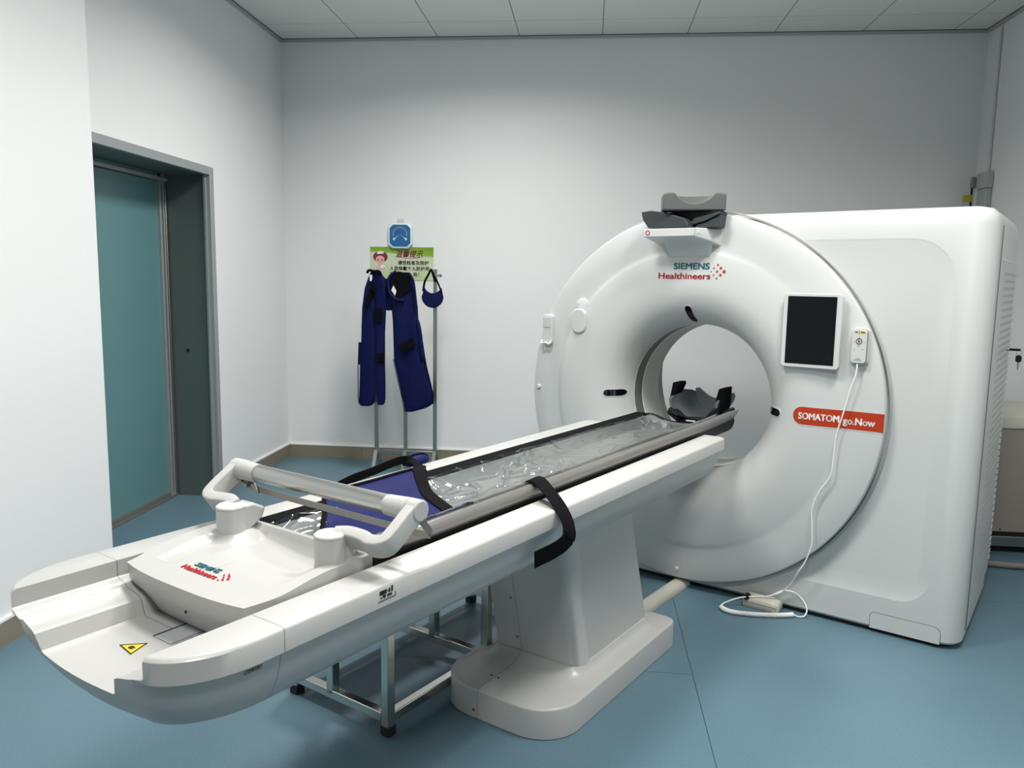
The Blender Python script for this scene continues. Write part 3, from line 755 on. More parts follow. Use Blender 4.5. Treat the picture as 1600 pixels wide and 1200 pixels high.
# pedestal
pd = MB(); rg = []
for z, y0, y1, hw in ((.105, -1.330, -.745, .195), (.12, -1.325, -.755, .188), (.66, -1.455, -.93, .183)):
    rg.append([Vector((x, y, z)) for x, y in rrect(-hw, hw, y0, y1, .045, 6)])
pdo = pd.loft(rg).build('pedestal', seam_mat('pedestal_white', M['white'], 0, [-.055]), C)
rc = MB()
def leanP(y, z): return y - (z - .12) * .235
ro = [];
for (y, z) in rrect(-1.27, -.80, .02, .60, [.07, .03, .02, .02], 6): ro.append((leanP(y, z) + .02, z))
cyy = sum(p[0] for p in ro) / len(ro); czz = sum(p[1] for p in ro) / len(ro)
ri = [((y - cyy) * .95 + cyy, (z - czz) * .95 + czz) for y, z in ro]
rc.loft([[Vector((.22, y, z)) for y, z in ro], [Vector((.1865, y, z)) for y, z in ro], [Vector((.1805, y, z)) for y, z in ri]])
cut(pdo, rc.build('c', M['white'], C))
for (x, z) in ((-.075, .36), (-.068, .20)):
    MB().revolve([(.0001, -.003), (.004, -.003), (.0055, 0), (.0055, .01)], (x, leanP(-1.325, z) + .0, z), n=12).build('screw', M['grey_line'], C)
# base
bs = MB(); rg = []
for z, d in ((.0, .003), (.003, 0), (.100, 0), (.104, .001), (.107, .004), (.1085, .010), (.112, .05)):
    rg.append([Vector((x, y, z)) for x, y in rrect(-.252 + d, .262 - d, -1.602 + d, -.640 - d, [.05, .05, .15, .15], 8)])
bs.loft(rg).build('pedestal_base', M['couch_base'], C)
sk = MB(); rg = []
for z, e in ((.108, .085), (.112, .055), (.118, .03), (.128, .012), (.145, .002)):
    rg.append([Vector((x, y, z)) for x, y in rrect(-.186 - e * .6, .186 + e * .6, -1.335 - e * 1.9, -.750 + e * .7, .05 + e, 6)])
sk.loft(rg).build('base_skirt', M['couch_base'], C)
MB().prism(rrect(-.242, .252, -1.592, -.650, [.05, .05, .15, .15], 8), 0, .008).build('base_gasket', M['dark'], C)
for (x, y, z) in ((-.070, -1.50, .111), (-.040, -1.50, .111)):
    MB().revolve([(.0001, .003), (.004, .003), (.0055, 0)], (x, y, z), 'z', n=12).build('screw', M['grey_line'], C)
MB().revolve([(.0001, -.003), (.005, -.003), (.006, 0)], (-.07, -1.601, .03), n=12).build('screw', M['grey_line'], C)

# ------------------------------------------------------------------ paper roll holder with aluminium tube over the foot end
RH = tthing('roll_holder', 'white two-armed holder with a silver tube above the foot end of the couch', 'holder', 0, -2.40, .868)
def rhp(l): return [(x, y + 2.40, z - .868) for x, y, z in l]
for sx, px in ((-1, -.168), (1, .190)):
    # post
    MB().loft([[Vector((px + x, y - 2.47 + 2.40, z)) for x, y in rrect(-.035 + d, .035 - d, -.034 + d, .034 - d, .033 - d, 8)] for z, d in ((-.004, -.001), (.0, 0), (.062, 0))]).build('post', M['white'], RH)
    MB().loft([[Vector((px + x, y - 2.47 + 2.40, z)) for x, y in rrect(-.035 + d, .035 - d, -.034 + d, .034 - d, .033 - d, 8)] for z, d in ((.063, 0), (.068, 0), (.072, .005), (.0725, .012))]).build('post_cap', M['white_b'], RH)
    # gusset behind the post
    MB().prism([(-2.46 + 2.4, .0), (-2.435 + 2.4, .0), (-2.395 + 2.4, .025), (-2.385 + 2.4, .05), (-2.42 + 2.4, .068), (-2.46 + 2.4, .068)], px - .026, px + .026, 'x').build('gusset', M['white'], RH, bevel=.006)
    # arm: horizontal run, elbow, rise to the tube
    X = .322 * sx
    pa = smooth_path(rhp([(px, -2.448, .922), (px + sx * .03, -2.436, .925), (px + sx * .07, -2.430, .922), (X - sx * .035, -2.432, .918), (X - sx * .006, -2.424, .923), (X, -2.402, .938), (X, -2.365, .962), (X, -2.333, .982)]), 6)
    mb = MB(); rg = []
    npt = len(pa)
    for i, p in enumerate(pa):
        d = (pa[min(i + 1, npt - 1)] - pa[max(i - 1, 0)]).normalized()
        up = Vector((0, -.55, .83)); nrm = (up - d * up.dot(d)).normalized(); side = d.cross(nrm).normalized()
        hw_, ht = .0145, .0245
        rg.append([p + side * a + nrm * b_ for a, b_ in rrect(-hw_, hw_, -ht, ht, .0045, 3)])
    arm = mb.loft(rg).build('arm', M['white'], RH)
    MB().tube(rhp([(X - sx * .019, -2.333, .982), (X + sx * .017, -2.333, .982)]), .026, 28).build('end_disc', M['white'], RH, bevel=.004)
    MB().tube(rhp([(X - sx * .085, -2.334, .980), (X - sx * .015, -2.334, .981)]), [.0245, .0275], 24).build('tube_collar', M['white'], RH)
MB().tube(rhp([(-.306, -2.333, .981), (.306, -2.333, .981)]), .0225, 32).build('tube', M['alu'], RH)
MB().ribbon(smooth_path(rhp([(-.318, -2.336, .968), (-.295, -2.325, .945), (-.275, -2.312, .927), (.27, -2.312, .921), (.335, -2.312, .922), (.35, -2.318, .932), (.330, -2.33, .965)]), 3), (0, .25, 1), .016, .003).build('tear_bar', M['bar'], RH)
MB().prism([(-.315, .955 - .868), (-.285, .955 - .868), (-.262, .918 - .868), (-.272, .915 - .868)], .082, .085, 'y').build('bar_bracket', M['bar'], RH, smooth=0)
MB().revolve([(.0001, 0), (.005, 0), (.005, .004)], (-.303, .062, .085), n=10).build('fixing_screw', M['dark'], RH)

# ------------------------------------------------------------------ mattress, film, lead blanket, straps, head holder
MT = tthing('couch_mattress', 'silver grey mattress pad lying along the couch top towards the bore', 'mattress', 0, -1.15, .82)
def mz(x): return zc(x) + .006
def grid_surface(name, m, parent, xs, ys, fn, thick=0., smooth=60, off=(0, 0, 0)):
    nx, ny = len(xs), len(ys); vs = [Vector(fn(x, y)) - Vector(off) for y in ys for x in xs]
    fs = [(j_ * nx + i_, j_ * nx + i_ + 1, (j_ + 1) * nx + i_ + 1, (j_ + 1) * nx + i_) for j_ in range(ny - 1) for i_ in range(nx - 1)]
    o = MB().add(vs, fs).build(name, m, parent, smooth=smooth)
    if thick:
        s_ = o.modifiers.new('s', 'SOLIDIFY'); s_.thickness = thick; s_.offset = -1
    return o
lin = lambda a, b_, k: [a + (b_ - a) * i / k for i in range(k + 1)]
mo = (0, -1.15, .82)
def mat_top(x, y):
    z = mz(x)
    for c_ in (-.155, -.095, .10):                        # soft lengthwise ridges
        z += .0035 * math.exp(-((x - c_) / .012) ** 2) * (1 + .5 * noise.noise(Vector((y * 1.4, c_ * 9, 0))))
    z += .0015 * noise.noise(Vector((x * 9, y * 2.2, 3)))
    return (x, y, z)
pad = grid_surface('mattress_pad', M['silver'], MT, lin(-.182, .195, 60), lin(-2.34, -.03, 120), mat_top, .010, off=mo)
rl = MB(); rg = []
for y in lin(-2.31, .12, 40):
    k = 1 - .92 * sst(-.02, .12, y) ** 1.3; kk = .6 + .4 * sst(-2.31, -2.2, y)
    dz = .006 * sst(-.3, .1, y)
    rg.append([Vector((.2145 + (.0235 * k) * math.cos(a), y, .874 + dz + (1 - k) * .012 + (.0215 * k * kk) * math.sin(a))) - Vector(mo) for a in [2 * PI * q / 18 for q in range(18)]])
rl.loft(rg).build('edge_roll', mat('mattress_edge', (.20, .195, .185), .28, .35, bump=.12, bump_scale=8), MT)
FL = tthing('plastic_film', 'crumpled clear plastic film covering the couch mattress', 'plastic sheet', 0, -1.15, .83)
def film(x, y):
    z = mz(min(x, .19)) + .0085
    if x > .19: 
        t_ = (x - .19) / .045
        z = .874 + .0245 * math.sin(PI / 2 * (1 - t_) + .35) + .006 * sst(-.3, .1, y)
    amp = .30 + .70 * sst(-.75, -1.35, y)
    v = Vector((x * 9 + y * 2, y * 4.5, 1.7)); r = 1 - abs(noise.noise(v)) * 2.2
    r2 = 1 - abs(noise.noise(Vector((x * 17 + 1.5 * noise.noise(Vector((y * 5, x * 7, 4))), y * 9, 8.2)))) * 2.2
    k = amp * (1 if x < .17 else .25)
    z += k * (.0080 * max(0, r) ** 6 + .0060 * max(0, r2) ** 6 + .0008 * noise.noise(Vector((x * 40, y * 26, 0))))
    return (x, y, z)
grid_surface('film_sheet', M['film'], FL, lin(-.183, .236, 150), lin(-2.36, -.12, 620), film, off=(0, -1.15, .83))

BL = tthing('lead_blanket', 'royal blue lead blanket with black edging across the couch top', 'protective blanket', 0, -2.0, .83)
bo = (0, -2.0, .83)
def bl_front(x):   # foot-side edge y at x
    return -2.285 + .125 * sst(-.02, -.20, x) ** 1.2 + .055 * sst(-.18, -.243, x) + .02 * sst(.1, .2, x)
def bl_back(x):
    t_ = (x + .245) / .445; return -1.655 - .315 * t_ ** .75
def bz(x): return mz(x) + .0165 + .006 * sst(-.19, -.205, x)
def bl(u, v):
    x = -.245 + .440 * u; y0, y1 = bl_front(x), bl_back(x); y = y0 + (y1 - y0) * v
    z = bz(x) + .006 * noise.noise(Vector((x * 6, y * 5, 2))) * (1 - abs(2 * v - 1)) + .003
    return (x, y, z)
bc = grid_surface('blanket_cloth', M['blue'], BL, lin(0, 1, 40), lin(0, 1, 44), bl, .006, off=bo)
def edge(name, f, w, pts):
    MB().ribbon([Vector(f(*p)) - Vector(bo) + Vector((0, 0, .0015)) for p in pts], [(Vector(f(*wv)) - Vector(f(*p))).to_tuple() for p, wv in zip(pts, f_w)], w, .007).build(name, M['black'], BL)
us = lin(0, 1, 30)
pts = [(u, .94) for u in us]; f_w = [(u, .90) for u in us]; edge('head_edging', bl, .040, pts)
pts = [(u, .012) for u in us]; f_w = [(u, .05) for u in us]; edge('foot_edging', bl, .014, pts)
pts = [(.012, v) for v in us]; f_w = [(.05, v) for v in us]; edge('side_edging', bl, .014, pts)
# strap loop over the far rail, with the blue pad of its end
fsp = smooth_path([(x, y + 2.0, z - .83) for x, y, z in [(-.372, -1.93, .840), (-.370, -1.87, .852), (-.366, -1.79, .860), (-.362, -1.71, .871), (-.352, -1.655, .878), (-.325, -1.640, .877), (-.285, -1.652, .872), (-.235, -1.680, .862)]], 6)
fsw = [(.25 * sst(.5, .7, i / 42), sst(.55, .8, i / 42) * 1.0, 1 - .9 * sst(.55, .8, i / 42)) for i in range(len(fsp))]
MB().ribbon(fsp, fsw, .028, .004).build('far_strap', M['black'], BL)
pdm = MB(); rg = []
for k in range(9):
    a = -1 + 2 * k / 8; s_ = math.sqrt(max(.02, 1 - a * a))
    rg.append([Vector((-.368 + .032 * s_ * math.cos(q), -1.565 + .062 * a + 2.0, .858 - .83 + .020 * s_ * math.sin(q))) for q in [2 * PI * i / 14 for i in range(14)]])
pdm.loft(rg).build('strap_pad', M['blue'], BL)
MB().tube([(-.370, -1.565 + 2.0 + .064 * math.cos(a), .858 - .83 + .022 * math.sin(a)) for a in [PI * k / 16 - .25 for k in range(20)]], .004, 8).build('pad_piping', M['black'], BL)

FS = tthing('fixation_strap', 'wide black strap hanging over the near edge of the couch', 'strap', .25, -1.76, .86)
pth = [(.125, -1.640, .848), (.155, -1.645, .872), (.190, -1.662, .898), (.225, -1.680, .905), (.262, -1.700, .896), (.305, -1.720, .876), (.345, -1.738, .851), (.375, -1.752, .822), (.390, -1.765, .793), (.388, -1.785, .772), (.376, -1.820, .757), (.362, -1.868, .748), (.356, -1.890, .744)]
P_ = smooth_path([(x - .25, y + 1.76, z - .86) for x, y, z in pth], 5)
wds = []
for i in range(len(P_)):
    t_ = i / (len(P_) - 1); k = sst(.60, .82, t_); wds.append((0 + .15 * k, 1 * (1 - k) + .0, .05 + k * .95))
MB().ribbon(P_, wds, .052, .003).build('strap_webbing', M['black'], FS)

HH_ = tthing('head_holder', 'dark U-shaped head holder with grey lining at the bore end of the couch top', 'head holder', 0, .10, .83)
hh = MB(); rg = []
NA = 24
def hh_r(t_): return .128
def ringU(y, r, th, drop, a_lo=-20, a_hi=200, zc_=.0, flare=1.):
    pts = []
    for k in range(NA + 1):
        a = math.radians(a_hi + (360 - a_hi + a_lo) * k / NA); pts.append((r * flare * math.cos(a), zc_ + r * math.sin(a) + drop))
    inn = []
    for k in range(NA, -1, -1):
        a = math.radians(a_hi + (360 - a_hi + a_lo) * k / NA); inn.append(((r - th) * flare * math.cos(a), zc_ + (r - th) * math.sin(a) + drop))
    return [Vector((x, y, z)) for x, z in pts + inn]
ZH = .098
# grey lining: trough whose far end rises
rg = [ringU(y, r, .012, d, lo, 180 - lo, ZH) for y, r, d, lo in ((-.03, .128, -.004, -2), (.02, .126, 0, 6), (.12, .124, .002, 12), (.22, .120, .006, 4), (.27, .112, .012, -8))]
hh.loft(rg).build('lining', M['head_grey'], HH_, smooth=50)
cap = MB(); arc_ = [(.104 * math.cos(math.radians(a)), ZH + .012 + .104 * math.sin(math.radians(a))) for a in range(176, 361, 8)]
topc = [(.104 - .208 * k / 12, ZH + .012 + .004 + .018 * (k / 12) - .050 * math.sin(PI * k / 12) ** 1.2) for k in range(1, 12)]
cap.prism(arc_ + topc, .258, .272, 'y')
cap.build('end_wall', M['head_grey'], HH_)
rg = [ringU(y, .138, .010, d, lo, 180 - lo, ZH) for y, d, lo in ((-.035, -.006, -44), (-.02, -.004, -36), (.10, 0, -28), (.24, .004, -30), (.285, .008, -40))]
MB().loft(rg).build('shell', M['black_pl'], HH_, smooth=50)
# support foot and side wings (velcro flaps)
MB().loft([[Vector((x, y, z)) for x, z in [(-.125, .02), (-.085, -.008), (.07, -.008), (.11, .015), (.13, .06), (.118, .07), (.07, -.02 + .03), (-.05, .0), (-.115, .05)]] for y in (-.06, .02)]).build('mount_foot', M['black_pl'], HH_, bevel=.004)
MB().prism([(-.140, .075), (-.128, .070), (-.092, .158), (-.094, .172), (-.124, .170)], .0, .10, 'y').build('side_flap', M['black'], HH_, bevel=.003)
MB().prism([(.142, .050), (.118, .045), (.104, .10), (.118, .158), (.150, .165), (.148, .09)], .0, .10, 'y').build('side_flap', M['black'], HH_, bevel=.003)
MB().box(-.02, .03, -.065, -.045, -.010, -.002).build('white_latch', M['white_b'], HH_, bevel=.002)

# ------------------------------------------------------------------ chrome bed step under the couch
BS = tthing('bed_step', 'chrome tubular step frame with black feet standing under the couch', 'step stool', -.465, -1.34, 0)
def bp(x, y, z): return (x + .465, y + 1.34, z)
xa, xm, xb, ya, ym, yb = -.690, -.500, -.236, -1.850, -1.310, -.825
q = .0165
def post(name, x, y, z0, z1):
    X_, Y_, _ = bp(x, y, 0); return MB().box(X_ - q, X_ + q, Y_ - q, Y_ + q, z0, z1).build(name, M['chrome'], BS, bevel=.003)
for (x, y, h) in ((xa, ya, .25), (xa, yb, .25), (xb, ya, .48), (xb, yb, .48)):
    p_ = post('leg', x, y, .03, h)
    X_, Y_, _ = bp(x, y, 0); MB().box(X_ - .019, X_ + .019, Y_ - .019, Y_ + .019, 0, .034).build('rubber_foot', M['rubber'], p_, bevel=.003)
for (x, y, h) in ((xm, ya, .48), (xm, yb, .48), (xm, ym, .25), (xb, ym, .48)): post('upright', x, y, .062, h)
def rail(x0, y0, x1, y1, z, name='rail'):
    a, b_, _ = bp(x0, y0, 0); c_, d_, _ = bp(x1, y1, 0)
    MB().box(min(a, c_) - (q if a == c_ else -q), max(a, c_) + (q if a == c_ else -q), min(b_, d_) - (q if b_ == d_ else -q), max(b_, d_) + (q if b_ == d_ else -q), z - q, z + q).build(name, M['chrome'], BS, bevel=.003)
rail(xa, ya, xb, ya, .062); rail(xa, yb, xb, yb, .062); rail(xa, ym, xb, ym, .062); rail(xa, ya, xa, yb, .062); rail(xb, ya, xb, yb, .062)
for z in (.25,): rail(xa, ya, xm, ya, z); rail(xa, yb, xm, yb, z); rail(xa, ya, xa, yb, z)
rail(xm, ya, xb, ya, .47); rail(xm, yb, xb, yb, .47); rail(xm, ya, xm, yb, .47); rail(xb, ya, xb, yb, .47)
a = bp(xa - q, ya - q, 0); b_ = bp(xm - q, yb + q, 0); MB().box(a[0], b_[0], a[1], b_[1], .267, .280).build('lower_tread', M['rubber'], BS, bevel=.003)
a = bp(xm - q, ya - q, 0); b_ = bp(xb + q, yb + q, 0); MB().box(a[0], b_[0], a[1], b_[1], .487, .500).build('upper_tread', M['rubber'], BS, bevel=.003)

# ------------------------------------------------------------------ apron stand, aprons, wall sign, thermometer
YP = 5.88
CR = thing('apron_stand', 'stainless three-pole apron rack standing in front of the back wall', 'coat rack', (-1.39, YP, 0))
for x in (-.229, 0, .229):
    pz = 1.53 if x < .2 else 1.575
    p_ = MB().box(x - .0135, x + .0135, -.0135, .0135, .17, pz).build('pole', M['steel'], CR, bevel=.002)
    for sy in (-1, 1):
        MB().prism([(sy * .000, .185), (sy * .026, .185), (sy * .150, .0), (sy * .122, .0)], x - .0135, x + .0135, 'x').build('foot', M['chrome'], CR, smooth=0)
    MB().revolve([(.0001, -.06), (.010, -.058), (.013, -.048), (.010, -.038), (.004, -.034), (.004, .0)], (x, 0, 1.525), n=14).build('hook_knob', M['chrome'], CR)
MB().box(-.229, .229, -.011, .011, .155, .185).build('cross_bar', M['steel'], CR, bevel=.002)
MB().box(.235, .262, -.006, .006, 1.520, 1.532).build('side_peg', M['steel'], CR, bevel=.002)
MB().revolve([(.0001, -.03), (.012, -.028), (.015, -.018), (.010, -.008), (.004, 0)], (.268, .01, 1.527), n=14).build('hook_knob', M['chrome'], CR)

def drape(rows, m, name, parent, off, depth=.03, folds=5, amp=.010, seed=0, n=48, closed=True, yc=0.):
    """cloth hanging in folds: rows of (z, x_left, x_right[, depth])"""
    mb = MB(); rg = []
    for r in rows:
        z, xl, xr = r[0], r[1], r[2]; dp = r[3] if len(r) > 3 else depth; ring = []
        for k in range(n):
            a = 2 * PI * k / n; c_ = math.cos(a); s_ = math.sin(a)
            x = (xl + xr) / 2 + (xr - xl) / 2 * (abs(c_) ** .8) * (1 if c_ > 0 else -1)
            fo = amp * math.sin((x * 38 * folds / 5) + seed + 1.5 * math.sin(z * 3 + seed)) + amp * .6 * noise.noise(Vector((x * 12 + seed, z * 4, seed)))
            y = -dp / 2 * s_ * (1 if s_ > 0 else .5) - (fo if s_ > 0 else 0) * abs(s_)
            ring.append(Vector((x - off[0], y + yc, z - off[2])))
        rg.append(ring)
    # interpolate
    fine = []
    for i in range(len(rg) - 1):
        for q_ in range(4):
            t_ = q_ / 4; fine.append([p.lerp(s2, t_) for p, s2 in zip(rg[i], rg[i + 1])])
    fine.append(rg[-1])
    return mb.loft(fine).build(name, m, parent, smooth=70)
YA = 5.80
A1 = thing('lead_apron', 'narrow dark blue lead apron on the left pole, hanging folded in two strips', 'lead apron', (-1.62, YA, 1.54), 0, 'lead aprons on the stand')
o1 = (-1.62, 0, 1.54)
drape([(1.548, -1.632, -1.60, .03), (1.50, -1.655, -1.592), (1.425, -1.682, -1.590), (1.282, -1.702, -1.600), (1.14, -1.708, -1.600), (.994, -1.712, -1.600), (.86, -1.722, -1.600), (.705, -1.727, -1.602), (.60, -1.733, -1.604), (.565, -1.733, -1.612), (.548, -1.725, -1.625), (.538, -1.705, -1.645)], M['navy'], 'left_panel', A1, o1, .035, 4, .006, 1.)
drape([(1.548, -1.606, -1.560, .03), (1.50, -1.604, -1.522), (1.45, -1.602, -1.508), (1.286, -1.600, -1.515), (1.095, -1.598, -1.525), (.88, -1.596, -1.527), (.71, -1.594, -1.524), (.60, -1.590, -1.525), (.565, -1.588, -1.530), (.548, -1.585, -1.545)], M['navy'], 'right_panel', A1, o1, .035, 4, .006, 2.3, yc=-.006)
drape([(1.50, -1.535, -1.505, .02), (1.43, -1.530, -1.470), (1.34, -1.528, -1.471), (1.27, -1.525, -1.474), (1.263, -1.515, -1.480)], M['navy'], 'sleeve_flap', A1, o1, .02, 3, .004, 3.1, yc=.01)
drape([(1.02, -1.735, -1.712, .012), (.86, -1.741, -1.716, .012), (.85, -1.741, -1.718, .012)], M['navy'], 'side_strip', A1, o1, .012, 2, .002, 1.1, yc=.01)
MB().tube(smooth_path([(-.035, -.02, .0), (-.02, -.03, .018), (.02, -.035, .012), (.055, -.03, .012), (.07, -.02, -.01)], 5), .010, 8).build('collar_edging', M['black'], A1)
for pl in ([(-.02, -.13), (.015, -.02), (.03, -.13), (.025, -.17)], [(-.050, -.245), (-.040, -.18), (.005, -.12), (.020, -.16), (-.005, -.19), (-.030, -.27)],
           [(.022, -.26), (.075, -.255), (.078, -.36), (.024, -.36)], [(.035, -.60), (.094, -.59), (.094, -.66), (.035, -.66)]):
    MB().prism(pl, -.038, -.030, 'y').build('velcro_patch', M['black'], A1)
MB().tube([(-.104, -.018, -.52), (-.112, -.018, -.70), (-.114, -.018, -.93), (-.108, -.018, -.985), (-.09, -.018, -1.0), (-.03, -.018, -1.0), (-.008, -.018, -.97), (.006, -.018, -.94)], .0035, 6).build('hem_piping', M['black'], A1)
MB().box(-.012, .006, -.036, -.032, -.06, -.015).build('care_tag', M['tag'], A1, smooth=0)

A2 = thing('lead_apron', 'wide dark blue lead apron on the middle pole, slanting down to the right', 'lead apron', (-1.40, YA, 1.54), 0, 'lead aprons on the stand')
o2 = (-1.40, 0, 1.54)
drape([(1.548, -1.452, -1.340, .03), (1.50, -1.495, -1.318), (1.45, -1.510, -1.300), (1.404, -1.512, -1.292), (1.34, -1.495, -1.284), (1.296, -1.478, -1.278), (1.192, -1.469, -1.272), (1.125, -1.466, -1.250), (1.049, -1.464, -1.240), (.895, -1.460, -1.216), (.76, -1.431, -1.188), (.66, -1.408, -1.160), (.60, -1.395, -1.156), (.57, -1.388, -1.158), (.545, -1.383, -1.205), (.505, -1.376, -1.320)], M['navy'], 'front_panel', A2, o2, .05, 5, .009, .4)
drape([(1.20, -1.285, -1.262, .02), (1.15, -1.280, -1.248, .03), (1.08, -1.272, -1.236, .03), (.98, -1.262, -1.228, .03), (.92, -1.250, -1.226, .02), (.90, -1.242, -1.230, .01)], M['navy'], 'belt_end', A2, o2, .03, 3, .004, 2., yc=-.03)
bk = MB()
bk.prism([(-.02, -.538), (.092, -.469), (.116, -.525), (.028, -.585)], -.052, -.046, 'y')
bk.build('velcro_patch', M['black'], A2)
ring = [(-.03, -.034, .012), (-.075, -.038, -.02), (-.092, -.040, -.08), (-.075, -.042, -.15), (-.03, -.045, -.19), (.03, -.045, -.20)]
MB().tube(smooth_path(ring, 6), .012, 8).build('collar_roll', M['navy'], A2)
bk = MB(); bk.prism([(-.02, .015), (-.055, -.02), (-.068, -.07), (-.062, -.15), (.0, -.175), (.07, -.12), (.085, -.03), (.06, .0)], -.038, -.034, 'y')
bk.build('inner_lining', M['black'], A2)
MB().prism([(-.068, -.125), (-.040, -.165), (-.030, -.130), (-.052, -.09)], -.042, -.038, 'y').build('care_tag', M['tag'], A2, smooth=0)
MB().tube([(-.060, -.022, -.64), (-.03, -.022, -.78), (.004, -.022, -.92), (.024, -.022, -1.035), (.08, -.022, -1.032), (.19, -.022, -1.0), (.243, -.022, -.965), (.246, -.022, -.90), (.215, -.022, -.77), (.17, -.022, -.60)], .0035, 6).build('hem_piping', M['black'], A2)
MB().tube(smooth_path([(.07, -.045, .0), (.098, -.05, -.05), (.112, -.05, -.14), (.118, -.045, -.25)], 5), .009, 8).build('shoulder_strap', M['navy'], A2)

TC = thing('thyroid_collar', 'small dark blue crescent collar with black straps hanging from the right pole', 'thyroid collar', (-1.165, YA, 1.54))
def arc(a0, a1, r, cx, cz, n_=14): return [(cx + r * math.cos(math.radians(a0 + (a1 - a0) * k / n_)), cz + r * math.sin(math.radians(a0 + (a1 - a0) * k / n_))) for k in range(n_ + 1)]
cres = arc(175, 365, .079, .0, -.168) + [(.066, -.10), (.05, -.122), (.02, -.142), (-.015, -.142), (-.045, -.125), (-.062, -.10)]
MB().prism(cres, -.014, .004, 'y').build('collar_pad', M['navy'], TC, bevel=.005)
MB().tube([(x, -.008, z) for x, z in arc(175, 365, .079, .0, -.168, 24)], .0035, 6).build('collar_piping', M['black'], TC)
MB().ribbon(smooth_path([(-.070, -.010, -.13), (-.058, -.014, -.06), (-.030, -.022, -.01), (-.018, -.03, .010), (-.004, -.034, .030), (.012, -.03, -.02), (.026, -.024, -.06)], 5), (1, 0, .3), .016, .003).build('strap', M['black'], TC)
MB().ribbon(smooth_path([(.006, -.034, .012), (.030, -.026, -.04), (.052, -.018, -.09), (.068, -.012, -.14)], 5), (1, 0, .2), .012, .003).build('strap', M['black'], TC)

SG = thing('wall_sign', 'green and white notice with pink heading and a nurse drawing on the back wall', 'sign', (-1.525, BW, 1.615))
def grad_sign():
    m = bpy.data.materials.new('sign_print'); m.use_nodes = True; nt = m.node_tree; b = nt.nodes['Principled BSDF']
    tc = nt.nodes.new('ShaderNodeTexCoord'); sp = nt.nodes.new('ShaderNodeSeparateXYZ'); nt.links.new(tc.outputs['Object'], sp.inputs[0])
    w_ = nt.nodes.new('ShaderNodeMath'); w_.operation = 'MULTIPLY_ADD'; w_.inputs[1].default_value = .08; nt.links.new(sp.outputs[0], w_.inputs[0]); nt.links.new(sp.outputs[2], w_.inputs[2])
    r = nt.nodes.new('ShaderNodeValToRGB'); nt.links.new(nt.nodes.new('ShaderNodeMapRange').outputs[0], r.inputs[0])
    mr = r.inputs[0].links[0].from_node; mr.inputs['From Min'].default_value = -.135; mr.inputs['From Max'].default_value = .135; nt.links.new(w_.outputs[0], mr.inputs['Value'])
    e = r.color_ramp.elements; e[0].position = 0; e[0].color = (.42, .50, .18, 1); e[1].position = 1; e[1].color = (.17, .30, .02, 1)
    for p, c_ in ((.16, (.50, .58, .33, 1)), (.42, (.56, .62, .46, 1)), (.78, (.56, .63, .44, 1)), (.82, (.24, .38, .03, 1)), (.92, (.20, .36, .02, 1))):
        q_ = e.new(p); q_.color = c_
    nt.links.new(r.outputs[0], b.inputs['Base Color']); b.inputs['Roughness'].default_value = .4; return m
MB().box(-.26, .26, -.004, -.0005, -.128, .138).build('panel', grad_sign(), SG, smooth=0)
def wT(x, z, y=-.0046): return frame_T((x, y, z), (1, 0, 0), (0, 0, 1))
text('温馨提示', .060, M['pink_ink'], SG, wT(-.052, .062), bold=.0012, width=.225, shear=.25)
text('请受检者及陪护', .036, M['black_ink'], SG, wT(-.032, .0), bold=.0010, width=.250)
text('人员穿戴个人防护用', .036, M['black_ink'], SG, wT(-.100, -.046), bold=.0010, width=.322)
text('品', .036, M['black_ink'], SG, wT(-.100, -.092), bold=.0010)
text('处！', .036, M['black_ink'], SG, wT(.094, -.092), bold=.0010)
MB().prism([(-.05, .058), (.05, .051), (.21, .062), (.12, .050), (.03, .047)], -.0052, -.004, 'y').build('flourish', M['pink_ink'], SG, smooth=0)
def disc(cx_, cz_, rx, rz, y, m, name, par):
    return MB().prism([(cx_ + rx * math.cos(2 * PI * k / 24), cz_ + rz * math.sin(2 * PI * k / 24)) for k in range(24)], y, -.004, 'y').build(name, m, par, smooth=0)
disc(-.175, .058, .060, .046, -.0046, M['hair'], 'printed_hair', SG); disc(-.178, .036, .037, .032, -.0052, M['skin'], 'printed_face', SG)
MB().prism([(-.200, .080), (-.150, .084), (-.145, .098), (-.172, .106), (-.205, .096)], -.0052, -.004, 'y').build('printed_cap', M['tag'], SG, smooth=0)
MB().prism([(-.190, .008), (-.160, .008), (-.135, -.05), (-.215, -.05)], -.0047, -.004, 'y').build('printed_dress', mat('printed_pale_pink', (.62, .42, .45), .6), SG, smooth=0)
disc(-.158, -.018, .020, .014, -.0052, M['tag'], 'printed_sleeve', SG)
disc(-.194, .034, .005, .007, -.0057, M['hair'], 'printed_eye', SG); disc(-.160, .034, .005, .007, -.0057, M['hair'], 'printed_eye', SG)

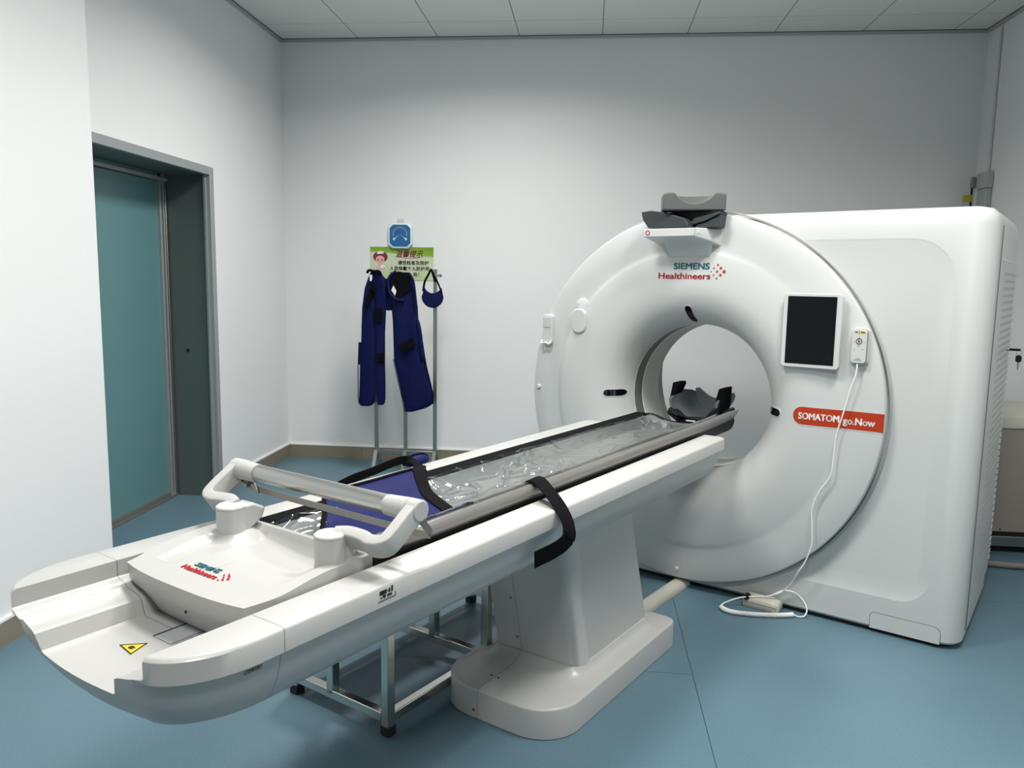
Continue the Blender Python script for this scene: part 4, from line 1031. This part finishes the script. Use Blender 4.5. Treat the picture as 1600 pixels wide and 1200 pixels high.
TH = thing('wall_thermometer', 'octagonal white and blue dial thermometer on the wall above the sign', 'thermometer', (-1.532, BW - .004, 1.842))
def octa(h, w_, c_): return [(w_, h - c_), (w_ - c_, h), (-w_ + c_, h), (-w_, h - c_), (-w_, -h + c_), (-w_ + c_, -h), (w_ - c_, -h), (w_, -h + c_)]
MB().loft([[Vector((x, y, z)) for x, z in octa(h, w_, c_)] for y, h, w_, c_ in ((-.002, .100, .098, .032), (-.022, .100, .098, .032), (-.026, .094, .092, .030))]).build('case', M['pale'], TH)
dl = MB().prism(octa(.086, .084, .028), -.0275, -.02, 'y').build('dial', M['gauge_blue'], TH, smooth=0)
MB().tube([(.056 * math.cos(a), -.028, .012 + .052 * math.sin(a)) for a in [math.radians(-20 + 220 * k / 30) for k in range(31)]], .0022, 6).build('scale_arc', M['gold'], dl)
MB().tube([(.072 * math.cos(a), -.028, .014 + .062 * math.sin(a)) for a in [math.radians(-10 + 200 * k / 30) for k in range(31)]], .0012, 6).build('outer_scale', M['steel'], dl)
for sx in (-1, 1):
    MB().prism([(.0, .012), (sx * .045, -.022), (sx * .043, -.026)], -.0295, -.028, 'y').prism([(sx * .040, -.014), (sx * .060, -.024), (sx * .048, -.040), (sx * .036, -.026)], -.0295, -.028, 'y').build('pointer', M['pale'], dl, smooth=0)
MB().box(-.026, .026, -.004, -.001, .098, .132).build('adhesive_tab', M['remote'], TH, bevel=.002)

# ------------------------------------------------------------------ far right: beige unit, cable, conduit and switch box
BX = thing('equipment_cabinet', 'low beige cabinet with cream top against the right wall behind the gantry', 'cabinet', (2.52, 4.86, 0))
MB().box(-.26, .285, -.26, .30, .125, .725).build('cabinet_body', M['beige_box'], BX, bevel=.006)
MB().loft([[Vector((x, y, z)) for x, y in rrect(-.265 + d, .29, -.268 + d, .30, .02, 4)] for z, d in ((.726, 0), (.758, 0), (.785, .012), (.80, .05), (.806, .09))]).build('cabinet_top', M['cream'], BX)
MB().box(-.25, .285, -.25, .29, .098, .126).build('plinth_gap', M['dark'], BX, smooth=0)
MB().box(-.255, .285, -.256, .29, .040, .099).build('base_frame', M['steel'], BX, bevel=.003)
MB().box(-.24, .28, -.22, .28, 0, .041).build('recessed_foot', M['dark'], BX, smooth=0)
for x in (-.23, -.165, .10):
    MB().revolve([(.0001, -.002), (.004, -.002), (.005, 0)], (x, -.26, .142), n=10).build('screw', M['dark'], BX)
fc = thing('floor_cable', 'thick grey cable on the floor in front of the beige cabinet', 'cable', (2.4, 4.34, 0))
MB().tube([(-.5, .12, .018), (-.3, .04, .018), (-.1, .0, .018), (.1, .0, .018), (.42, -.03, .018)], .017, 12).build('cable_sheath', M['cable_grey'], fc)
cd = thing('wall_conduit', 'thin white cable conduit running down the right wall corner', 'conduit', (XR - .002, 6.12, 2.34))
MB().box(-.013, 0, -.008, .008, .0, 1.0).build('conduit_pipe', M['white_b'], cd, bevel=.003)
for z in (.35, .70):
    MB().box(-.017, 0, -.012, .012, z, z + .010).build('pipe_clip', M['white_b'], cd, bevel=.002)
sb = thing('switch_box', 'small grey switch box on the right wall above the gantry top', 'switch box', (XR - .002, 6.12, 2.19))
MB().box(-.045, 0, -.07, .09, .02, .135).build('box_body', M['seal'], sb, bevel=.006)
MB().box(-.040, 0, -.06, .075, -.25, .018).build('glass_door', mat('pale_grey_window', (.38, .42, .44), .2), sb, bevel=.004)
MB().box(-.075, -.025, .09, .12, .035, .115).build('connector', mat('olive_grey_metal', (.21, .21, .18), .5), sb, bevel=.008)
MB().box(-.070, -.060, .095, .108, -.28, .035).build('black_cord', M['black_pl'], sb, smooth=0)
MB().box(-.125, -.055, .092, .108, -.065, -.015).build('yellow_tag', mat('yellow_green_tag', (.42, .40, .03), .5), sb, bevel=.003)
